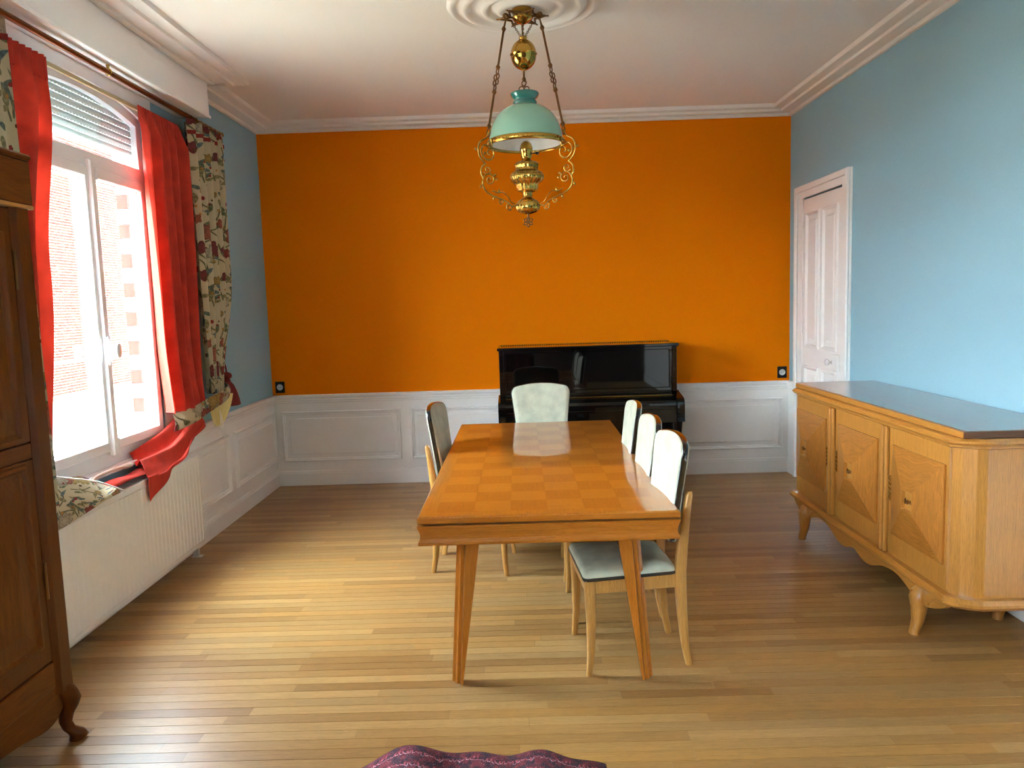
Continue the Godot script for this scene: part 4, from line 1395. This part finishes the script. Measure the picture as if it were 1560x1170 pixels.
	m.tube(bez([Vector3(XL + 0.06, 0.790, -4.34), Vector3(XL + 0.05, 0.800, -4.15), Vector3(XL + 0.045, 0.795, -3.98), Vector3(XL + 0.06, 0.770, -3.88)], 5), [0.012, 0.016, 0.016, 0.010], 8)
	part(red, "lining_edge", m, mats.red_lining)
	# ---- red curtain by the near jamb
	var red2 := thing("curtain", "narrow red curtain hanging beside the armoire at the near window jamb", "curtain")
	m = MB.new()
	m.grid(func(u: float, w: float) -> Vector3:
		var yy := lerpf(2.886, 0.86, w)
		var head := clampf((2.886 - yy) / 0.20, 0.0, 1.0)
		var z := lerpf(-3.14, -3.83, u)
		z = lerpf(z, lerpf(-3.16, -3.66, u), smoothstep(0.08, 0.5, w))
		z = lerpf(z, lerpf(-3.20, -3.53, u), smoothstep(0.5, 1.0, w))
		var fold := 0.042 * sin(u * TAU * 3.0 + 0.7 * sin(w * 2.0)) + 0.012 * sin(u * TAU * 7.0 + 2.0 * w)
		return Vector3(XL + 0.075 + lerpf(0.008 * sin(u * TAU * 15.0), fold, head), yy, z), 90, 60, 1.3, 2.0)
	part(red2, "panel", m, mats.red_cloth)
	m = MB.new()
	m.grid(func(u: float, w: float) -> Vector3:
		return Vector3(XL + 0.077 + 0.010 * sin(u * TAU * 15.0), lerpf(2.892, 2.78, w), lerpf(-3.138, -3.834, u)), 90, 4, 1.3, 0.1)
	part(red2, "heading_tape", m, mats.red_cloth)
	# ---- floral curtain, far side, tied back
	var fl := thing("floral_curtain", "cream curtain printed with flowers, tied back beyond the red curtain", "curtain")
	var tie := 1.07
	m = MB.new()
	m.grid(func(u: float, w: float) -> Vector3:
		var yy := lerpf(2.935, tie, w)
		var gather := smoothstep(0.55, 1.0, w)
		var z := lerpf(lerpf(-5.285, -5.84, u), lerpf(-5.40, -5.60, u), gather)
		z += 0.05 * sin(w * PI) * (u - 0.5)
		var fold := 0.048 * sin(u * TAU * 4.5 + 0.5 * w) + 0.008 * sin(u * TAU * 9.0)
		fold *= lerpf(1.0, 0.7, gather)
		return Vector3(XL + 0.125 + fold - 0.02 * gather, yy, z), 84, 60, 1.25, 1.9)
	part(fl, "panel", m, mats.floral_cloth)
	m = MB.new()
	m.grid(func(u: float, w: float) -> Vector3:
		return Vector3(XL + 0.130 + 0.048 * sin(u * TAU * 4.5 + 0.02) + 0.008 * sin(u * TAU * 9.0), lerpf(2.862, 2.835, w), lerpf(-5.283, -5.842, u)), 84, 2, 1.3, 0.05)
	part(fl, "braid", m, mats.red_braid)
	m = MB.new()
	m.grid(func(u: float, w: float) -> Vector3:
		return Vector3(XL + 0.115 + 0.03 * w, lerpf(2.87, 2.76, w), lerpf(-5.845, -5.90, u)), 4, 4, 0.1, 0.1)
	part(fl, "braid_end", m, mats.red_braid)
	# tie sash: wraps the floral curtain and reaches over the foot of the red one
	m = MB.new()
	var sash := bez([Vector3(XL + 0.060, 1.11, -5.70), Vector3(XL + 0.165, 1.075, -5.60), Vector3(XL + 0.185, 1.045, -5.44), Vector3(XL + 0.172, 1.015, -5.22), Vector3(XL + 0.145, 0.975, -5.02), Vector3(XL + 0.075, 0.945, -4.87)], 5)
	m.grid(func(u: float, w: float) -> Vector3:
		var k := u * (sash.size() - 1)
		var i := mini(int(k), sash.size() - 2)
		var p: Vector3 = sash[i].lerp(sash[i + 1], k - i)
		return p + Vector3(0.012 * sin(w * PI), (w - 0.5) * lerpf(0.07, 0.115, u), 0.0), 30, 8, 0.9, 0.1, 0.003)
	part(fl, "sash", m, mats.floral_cloth)
	m = MB.new()
	m.grid(func(u: float, w: float) -> Vector3:
		var yy := lerpf(1.05, 0.835, w)
		var hw := lerpf(0.095, 0.03, w * w)
		return Vector3(XL + 0.150 - 0.01 * w + 0.012 * sin(u * TAU * 2.0) + (u - 0.5) * hw, yy, -5.50 + 0.06 * w + (0.5 - u) * 2.0 * hw), 16, 16, 0.2, 0.3, 0.003)
	part(fl, "lower_tail", m, mats.gold_cloth)
	m = MB.new()
	for i in 4:
		var z := -5.47 + 0.018 * i
		m.tube(bez([Vector3(XL + 0.165, 0.86 + 0.03 * i, z), Vector3(XL + 0.168, 0.80 + 0.02 * i, z + 0.01), Vector3(XL + 0.162, 0.735 + 0.025 * i, z + 0.004 * i)], 4), [0.0028], 5)
	part(fl, "cord_end", m, mats.white_cord)
	# ---- floral curtain at the near side
	var fl2 := thing("floral_curtain", "flower-printed cream curtain hanging above the armoire at the picture's left edge", "curtain")
	m = MB.new()
	m.grid(func(u: float, w: float) -> Vector3:
		var yy := lerpf(2.935, 0.78, w)
		var fold := 0.034 * sin(u * TAU * 3.0 + 0.5 * w) + 0.008 * sin(u * TAU * 7.0)
		return Vector3(XL + 0.150 + fold * 0.9, yy, lerpf(-2.90, -3.43, u) - 0.05 * w * (u - 0.3)), 70, 50, 1.2, 2.0)
	part(fl2, "panel", m, mats.floral_cloth)
	m = MB.new()
	m.grid(func(u: float, w: float) -> Vector3:
		return Vector3(XL + 0.155 + 0.031 * sin(u * TAU * 3.0 + 0.02) + 0.007 * sin(u * TAU * 7.0), lerpf(2.862, 2.835, w), lerpf(-2.898, -3.432, u)), 70, 2, 1.2, 0.05)
	part(fl2, "braid", m, mats.red_braid)
	m = MB.new()
	m.grid(func(u: float, w: float) -> Vector3:
		var z := lerpf(-3.30, -3.98, u)
		var k := smoothstep(0.0, 1.0, u)
		var w1 := minf(w / 0.75, 1.0)
		var w2 := maxf((w - 0.75) / 0.25, 0.0)
		var yt := lerpf(0.945, 0.765, pow(u, 1.4))
		var yy := lerpf(yt, lerpf(0.735, 0.722, k), w1) - w2 * lerpf(0.075, 0.02, k)
		return Vector3(lerpf(XL + 0.07 + 0.02 * k, XL + 0.146, w1) + 0.006 * w2, yy + 0.012 * sin(u * 11.0 + w * 3.0) * (1.0 - w2), z - 0.04 * w), 40, 24, 0.75, 0.42, 0.003)
	part(fl2, "hem", m, mats.floral_cloth)
	m = MB.new()
	m.tube(bez([Vector3(XL + 0.09, 0.965, -3.34), Vector3(XL + 0.10, 0.865, -3.66), Vector3(XL + 0.125, 0.800, -3.86), Vector3(XL + 0.158, 0.722, -4.015), Vector3(XL + 0.160, 0.700, -4.06)], 5), [0.004], 6)
	part(fl2, "hem_cord", m, mats.white_cord)
	# ---- tassel on its hook
	var ts := thing("tassel_tieback", "dark red silk tassel hanging from a brass hook on the blue wall", "tassel", Vector3(XL, 0, -5.80))
	m = MB.new()
	m.lathe([Vector2(0.022, 0), Vector2(0.022, 0.004), Vector2(0.008, 0.008), Vector2(0.006, 0.03)], 12, Transform3D(Basis(Vector3.BACK, -PI / 2), Vector3(0, 1.285, 0)))
	m.tube(bez([Vector3(0.03, 1.285, 0), Vector3(0.06, 1.275, 0.01), Vector3(0.075, 1.30, 0.015), Vector3(0.07, 1.315, 0.015)], 4), [0.005], 8)
	part(ts, "hook", m, mats.brass)
	m = MB.new()
	m.tube(bez([Vector3(0.066, 1.285, 0.02), Vector3(0.085, 1.235, 0.02), Vector3(0.085, 1.18, 0.01)], 4), [0.006], 8)
	m.tube(bez([Vector3(0.066, 1.285, 0.02), Vector3(0.10, 1.22, 0.10), Vector3(0.12, 1.15, 0.20)], 4), [0.007], 8)
	part(ts, "cord", m, mats.maroon_thread)
	m = MB.new()
	m.lathe([Vector2(0.012, 1.19), Vector2(0.034, 1.178), Vector2(0.040, 1.160), Vector2(0.034, 1.145), Vector2(0.022, 1.138), Vector2(0.028, 1.125), Vector2(0.022, 1.112)], 18, Transform3D(Basis.IDENTITY, Vector3(0.085, 0, 0.01)))
	part(ts, "head", m, mats.maroon_thread)
	m = MB.new()
	var rr := []
	for p in [[0.024, 1.118], [0.046, 1.09], [0.066, 1.04], [0.080, 0.99], [0.088, 0.945], [0.086, 0.938]]:
		var ring := []
		for j in 72:
			var a := TAU * j / 72
			var q: float = p[0] * (1.0 + (0.045 if j % 2 else -0.02))
			ring.append(Vector3(0.09 + cos(a) * q * 0.9, p[1], 0.01 + sin(a) * q))
		rr.append(ring)
	m.rings(rr, true, true, 0)
	part(ts, "skirt", m, mats.maroon_thread)

# ---------------------------------------------------------------- hanging lamp
func lamp() -> void:
	var c := Vector3(0.064, 0, -4.446)
	var o := thing("pendant_lamp", "antique brass hanging oil lamp with a green glass shade and scrolled arms", "lamp", c)
	var A: Material = mats.brass
	var E: Material = mats.brass_embossed
	var D: Material = mats.old_brass
	var m := MB.new()
	m.lathe([Vector2(0.0, 3.25), Vector2(0.058, 3.25), Vector2(0.060, 3.238), Vector2(0.050, 3.216), Vector2(0.058, 3.208), Vector2(0.052, 3.194), Vector2(0.030, 3.180), Vector2(0.012, 3.172), Vector2(0.0, 3.170)], 24)
	m.torus(Vector3(0, 3.205, 0), 0.052, 0.006, Vector3.UP, 24, 6)
	part(o, "canopy", m, E)
	m = MB.new()
	for k in 6:                                   # star of six points round the canopy
		var a := TAU * k / 6 + 0.1
		var b := a + TAU / 12
		m.tube([Vector3(cos(a) * 0.125, 3.208, sin(a) * 0.125), Vector3(cos(b) * 0.075, 3.208, sin(b) * 0.075)], [0.006], 6)
		m.tube([Vector3(cos(a) * 0.125, 3.208, sin(a) * 0.125), Vector3(cos(b - TAU / 6) * 0.075, 3.208, sin(b - TAU / 6) * 0.075)], [0.006], 6)
		m.tube([Vector3(cos(a) * 0.05, 3.212, sin(a) * 0.05), Vector3(cos(a) * 0.145, 3.206, sin(a) * 0.145)], [0.006, 0.004], 6)
	part(o, "star_plate", m, D)
	var az := [PI / 6.0, PI * 5.0 / 6.0, -PI / 2.0]    # right-front, left-front, back
	for a in az:
		m = MB.new()
		var d := Vector3(cos(a), 0, sin(a))
		var top := d * 0.108 + Vector3(0, 3.19, 0)
		var bot := d * 0.236 + Vector3(0, 2.585, 0)
		var knop := func(mb: MB, k: float) -> void:
			mb.lathe([Vector2(0.0, -0.016), Vector2(0.007, -0.012), Vector2(0.013, 0.0), Vector2(0.007, 0.012), Vector2(0.0, 0.016)], 10, Transform3D(Basis.IDENTITY, top.lerp(bot, k)))
		m.torus(d * 0.105 + Vector3(0, 3.196, 0), 0.014, 0.007, d.cross(Vector3.UP), 12, 6)
		m.tube([d * 0.104 + Vector3(0, 3.190, 0), top.lerp(bot, 0.10), top.lerp(bot, 0.44)], [0.004, 0.0062], 8)
		knop.call(m, 0.10); knop.call(m, 0.44)
		var rod := part(o, "upper_rod", m, D)
		m = MB.new()
		m.tube([top.lerp(bot, 0.66), top.lerp(bot, 0.965)], [0.0062], 8)
		knop.call(m, 0.66); knop.call(m, 0.965)
		part(o, "lower_rod", m, D)
		m = MB.new()                              # trefoil links between the two lengths of rod
		var side := d.cross(Vector3.UP)
		for k in [0.475, 0.625]: m.torus(top.lerp(bot, k), 0.012, 0.0035, d, 12, 5, 1.4)
		for k in [0.525, 0.575]:
			for sg in [-1.0, 1.0]: m.torus(top.lerp(bot, k) + side * 0.015 * sg, 0.014, 0.0035, d, 12, 5)
		m.torus(top.lerp(bot, 1.0) + Vector3(0, -0.012, 0), 0.017, 0.0035, d, 12, 5, 1.4)
		part(rod, "link", m, D)
	m = MB.new()
	for k in 3:
		var a: float = az[k] + PI / 3.0
		for i in 13:
			var p := Vector3(cos(a) * 0.062, 3.185, sin(a) * 0.062).lerp(Vector3(0, 3.085, 0), i / 12.0)
			m.torus(p, 0.0052, 0.0018, Vector3(1, 0, 0) if i % 2 else Vector3(0, 0, 1), 8, 4)
	part(o, "chain", m, D)
	# counterweight
	m = MB.new()
	var bp := [Vector2(0.0, 2.925), Vector2(0.014, 2.927)]
	for i in 19:
		var k := -1.45 + i * 2.85 / 18.0
		bp.append(Vector2(0.072 * cos(k), 3.010 + 0.082 * sin(k)))
		if i == 9: bp.append(Vector2(0.0755, 3.010)); bp.append(Vector2(0.0755, 3.014)); bp.append(Vector2(0.072, 3.016))
	bp.append(Vector2(0.022, 3.095)); bp.append(Vector2(0.024, 3.102)); bp.append(Vector2(0.012, 3.110)); bp.append(Vector2(0.0, 3.112))
	m.lathe(bp, 32)
	part(o, "counterweight", m, E)
	# shade
	m = MB.new()
	var outer := []
	for p in bez([Vector2(0.208, 2.536), Vector2(0.205, 2.565), Vector2(0.190, 2.625), Vector2(0.160, 2.680), Vector2(0.118, 2.718), Vector2(0.078, 2.735), Vector2(0.062, 2.744)], 6): outer.append(p)
	var sh := outer.duplicate()
	for i in range(outer.size() - 1, -1, -1): sh.append(outer[i] - Vector2(0.006, 0.004 + 0.004 * i / outer.size()))
	shell_lathe(m, sh, 48)
	var shade := part(o, "shade", m, mats.opal_green)
	m = MB.new()
	var inner := []
	for i in outer.size(): inner.append(outer[i] - Vector2(0.007, 0.006 + 0.004 * i / outer.size()))
	var il := inner.duplicate()
	for i in range(inner.size() - 1, -1, -1): il.append(inner[i] - Vector2(0.002, 0.002))
	shell_lathe(m, il, 48)
	part(shade, "white_lining", m, mats.opal_white)
	m = MB.new()
	var co := bez([Vector2(0.063, 2.738), Vector2(0.068, 2.750), Vector2(0.063, 2.762), Vector2(0.062, 2.768), Vector2(0.072, 2.780), Vector2(0.080, 2.796), Vector2(0.078, 2.804)], 4)
	var cl := co.duplicate()
	for i in range(co.size() - 1, -1, -1): cl.append(co[i] - Vector2(0.006, 0.0))
	shell_lathe(m, cl, 36)
	part(shade, "collar", m, mats.opal_collar)
	# gallery ring that carries the shade
	m = MB.new()
	var gp := [Vector2(0.212, 2.516), Vector2(0.218, 2.518), Vector2(0.216, 2.530), Vector2(0.219, 2.542), Vector2(0.213, 2.548), Vector2(0.209, 2.546), Vector2(0.210, 2.520)]
	shell_lathe(m, gp, 60)
	for k in 60:
		var a := TAU * k / 60
		m.lathe([Vector2(0, -0.006), Vector2(0.006, 0), Vector2(0, 0.006)], 6, Transform3D(Basis.IDENTITY, Vector3(cos(a) * 0.217, 2.532, sin(a) * 0.217)))
	part(o, "gallery_ring", m, A)
	# lamp body: burner, font, foot
	m = MB.new()
	m.lathe([Vector2(0.0, 2.545), Vector2(0.014, 2.543), Vector2(0.030, 2.528), Vector2(0.036, 2.505), Vector2(0.036, 2.478), Vector2(0.030, 2.468), Vector2(0.034, 2.460), Vector2(0.026, 2.450), Vector2(0.024, 2.438), Vector2(0.0, 2.438)], 24)
	var bu := part(o, "burner", m, E)
	m = MB.new()
	m.tube([Vector3(0.03, 2.473, 0.012), Vector3(0.055, 2.473, 0.020)], [0.003], 6)
	m.lathe([Vector2(0, -0.010), Vector2(0.010, -0.006), Vector2(0.011, 0.0), Vector2(0.010, 0.006), Vector2(0, 0.010)], 12, Transform3D(Basis.IDENTITY, Vector3(0.060, 2.473, 0.022)))
	part(bu, "wick_knob", m, mats.black_plastic)
	m = MB.new()
	m.fluted([Vector2(0.0, 2.440), Vector2(0.028, 2.440), Vector2(0.034, 2.432), Vector2(0.056, 2.428), Vector2(0.068, 2.416), Vector2(0.062, 2.404), Vector2(0.064, 2.396), Vector2(0.060, 2.384), Vector2(0.068, 2.378), Vector2(0.084, 2.368), Vector2(0.095, 2.352), Vector2(0.096, 2.340), Vector2(0.090, 2.326), Vector2(0.072, 2.312), Vector2(0.060, 2.302), Vector2(0.062, 2.290), Vector2(0.056, 2.280), Vector2(0.058, 2.272), Vector2(0.036, 2.262), Vector2(0.0, 2.262)], 16, 0.07)
	part(o, "oil_font", m, E)
	m = MB.new()
	m.fluted([Vector2(0.0, 2.264), Vector2(0.032, 2.264), Vector2(0.028, 2.256), Vector2(0.027, 2.236), Vector2(0.032, 2.226), Vector2(0.046, 2.220), Vector2(0.060, 2.208), Vector2(0.068, 2.194), Vector2(0.066, 2.182), Vector2(0.068, 2.176), Vector2(0.062, 2.162), Vector2(0.046, 2.150), Vector2(0.020, 2.142), Vector2(0.0, 2.140)], 14, 0.08)
	part(o, "lamp_foot", m, E)
	m = MB.new()
	m.tube([Vector3(0, 2.146, 0), Vector3(0, 2.112, 0)], [0.006, 0.004], 8)
	for k in 6:
		var a := TAU * k / 6 + PI / 6
		m.torus(Vector3(cos(a) * 0.018, 2.098 + sin(a) * 0.018, 0), 0.008, 0.003, Vector3(0, 0, 1), 10, 5)
		m.tube([Vector3(cos(a) * 0.022, 2.098 + sin(a) * 0.022, 0), Vector3(cos(a) * 0.034, 2.098 + sin(a) * 0.034, 0)], [0.004, 0.001], 5)
	m.lathe([Vector2(0, -0.008), Vector2(0.010, 0), Vector2(0, 0.008)], 10, Transform3D(Basis.IDENTITY, Vector3(0, 2.098, 0)))
	part(o, "finial", m, D)
	# three scrolled arms from the ring down to the foot
	for a in az:
		var d := Vector3(cos(a), 0, sin(a))
		var P := func(p: Vector2) -> Vector3: return d * p.x + Vector3(0, p.y, 0)
		var line := func(mb: MB, pts: Array, r0: float, r1: float) -> void:
			var pp := []
			var ra := []
			for q in pts: pp.append(P.call(q))
			for i in pp.size(): ra.append(lerpf(r0, r1, float(i) / pp.size()))
			mb.tube(pp, ra, 6, 0, 1.3)
		var spiral := func(mb: MB, ct: Vector2, r0: float, a0: float, turns: float) -> void:
			var pts := []
			for i in 27:
				var k := i / 26.0
				pts.append(ct + Vector2.from_angle(a0 + TAU * turns * k) * r0 * (1.0 - 0.85 * k))
			line.call(mb, pts, 0.0042, 0.0024)
		m = MB.new()
		line.call(m, bez([Vector2(0.236, 2.575), Vector2(0.250, 2.545), Vector2(0.290, 2.520), Vector2(0.304, 2.480), Vector2(0.292, 2.435), Vector2(0.262, 2.405)], 5), 0.005, 0.0045)
		line.call(m, bez([Vector2(0.222, 2.54), Vector2(0.222, 2.49), Vector2(0.262, 2.505), Vector2(0.285, 2.475), Vector2(0.272, 2.440), Vector2(0.240, 2.425), Vector2(0.212, 2.445), Vector2(0.214, 2.478), Vector2(0.240, 2.480), Vector2(0.246, 2.460), Vector2(0.232, 2.455)], 4), 0.0045, 0.003)
		part(o, "scroll_arm", m, A)
		m = MB.new()
		line.call(m, bez([Vector2(0.262, 2.405), Vector2(0.285, 2.385), Vector2(0.290, 2.350), Vector2(0.278, 2.325), Vector2(0.284, 2.300), Vector2(0.270, 2.265), Vector2(0.236, 2.240), Vector2(0.185, 2.222), Vector2(0.135, 2.205), Vector2(0.105, 2.182), Vector2(0.070, 2.190)], 5), 0.0046, 0.0046)
		spiral.call(m, Vector2(0.240, 2.320), 0.036, 0.2, 1.5)
		spiral.call(m, Vector2(0.118, 2.176), 0.022, 1.2, -1.4)
		spiral.call(m, Vector2(0.175, 2.205), 0.018, 2.0, 1.2)
		spiral.call(m, Vector2(0.252, 2.372), 0.024, -0.6, -1.3)
		line.call(m, bez([Vector2(0.222, 2.262), Vector2(0.192, 2.252), Vector2(0.160, 2.256), Vector2(0.130, 2.236), Vector2(0.108, 2.205), Vector2(0.085, 2.196)], 4), 0.004, 0.003)
		part(o, "scroll_arm", m, A)
		m = MB.new()                               # small leaves and buds on the scrolls
		for q in [[Vector2(0.306, 2.475), Vector2(0.328, 2.480)], [Vector2(0.214, 2.340), Vector2(0.196, 2.352)], [Vector2(0.206, 2.322), Vector2(0.188, 2.326)], [Vector2(0.290, 2.290), Vector2(0.300, 2.272)], [Vector2(0.215, 2.232), Vector2(0.222, 2.210)], [Vector2(0.262, 2.470), Vector2(0.266, 2.452)], [Vector2(0.190, 2.252), Vector2(0.178, 2.272)]]:
			var p0: Vector3 = P.call(q[0])
			var p1: Vector3 = P.call(q[1])
			m.tube([p0, p0.lerp(p1, 0.45), p0.lerp(p1, 0.8), p1], [0.003, 0.007, 0.005, 0.001], 6)
		part(o, "leaf", m, A)

func shell_lathe(m: MB, loop: Array, seg: int) -> void:      # a closed loop turned round the axis
	var from := m.v.size()
	var n := loop.size()
	for j in seg:
		var a := TAU * j / seg
		var b := TAU * (j + 1) / seg
		for i in n:
			var p: Vector2 = loop[i]
			var q: Vector2 = loop[(i + 1) % n]
			m.quad(Vector3(p.x * cos(a), p.y, p.x * sin(a)), Vector3(p.x * cos(b), p.y, p.x * sin(b)), Vector3(q.x * cos(b), q.y, q.x * sin(b)), Vector3(q.x * cos(a), q.y, q.x * sin(a)), 0)
	m.fix(from)

# ---------------------------------------------------------------- small things
func sockets() -> void:
	var lab := ["black wall socket with a pale round face on the orange wall beside the window wall", "black wall socket with a pale round face on the orange wall beside the door"]
	for i in 2:
		var o := thing("wall_socket", lab[i], "socket", Vector3([-2.243, 2.395][i], 0.93, ZB), 0.0, "sockets on the orange wall")
		var m := MB.new()
		m.box2(Vector3(-0.043, -0.053, 0), Vector3(0.043, 0.053, 0.010), 0.003)
		part(o, "plate", m, mats.black_plastic)
		m = MB.new()
		var up := Transform3D(Basis(Vector3(1, 0, 0), Vector3(0, 0, 1), Vector3(0, -1, 0)), Vector3(0, 0, 0.010))
		m.lathe([Vector2(0.0, 0.0), Vector2(0.029, 0.0), Vector2(0.028, 0.004), Vector2(0.023, 0.004), Vector2(0.021, 0.001), Vector2(0.0, 0.001)], 24, up)
		var f := part(o, "socket_face", m, mats.socket_grey)
		for x in [-0.0095, 0.0095]:
			m = MB.new()
			m.lathe([Vector2(0.0, 0.0), Vector2(0.003, 0.0), Vector2(0.003, 0.002), Vector2(0.0, 0.002)], 8, up * Transform3D(Basis.IDENTITY, Vector3(x, 0.001, 0)))
			part(f, "pin_hole", m, mats.black_plastic)

func throw_seat() -> void:
	# the back of a seat in front of the viewer; only the top of its woven throw shows
	var o := thing("low_armchair", "upholstered armchair just below the picture, hidden under a woven throw", "armchair", Vector3(-0.10, 0, -1.20))
	var m := MB.new()
	m.box2(Vector3(-0.30, 0.12, -0.06), Vector3(0.30, 0.855, 0.07), 0.05)
	part(o, "backrest", m, mats.upholstery)
	m = MB.new()
	m.box2(Vector3(-0.30, 0.14, 0.07), Vector3(0.30, 0.42, 0.62), 0.05)
	part(o, "seat", m, mats.upholstery)
	for x in [-0.26, 0.26]:
		for z in [-0.02, 0.56]:
			m = MB.new()
			m.rings(post([[x, 0.0, z, 0.03, 0.03], [x, 0.14, z, 0.045, 0.045]], 0.3))
			part(o, "leg", m, mats.armoire_wood)
	var t := thing("woven_throw", "maroon and pink woven throw with a wavy edge at the bottom of the picture", "throw", Vector3(-0.10, 0, -1.20))
	m = MB.new()
	m.grid(func(u: float, w: float) -> Vector3:
		var x := lerpf(-0.225, 0.225, u)
		var top := 0.870 + 0.019 * exp(-pow((x + 0.105) / 0.05, 2.0)) - 0.8 * pow(maxf(absf(x + 0.0) - 0.12, 0.0), 1.5)
		var a := lerpf(-1.0, 1.0, w)
		var yy := top - maxf(absf(a) - 0.18, 0.0) * 0.36
		var z := clampf(a / 0.22, -1.0, 1.0) * 0.078
		return Vector3(x, yy + 0.0015 * sin(u * 31.0 + w * 9.0), z + 0.006 * sin(u * 23.0)), 80, 60, 0.9, 1.2, 0.004)
	part(t, "cloth", m, mats.kilim)
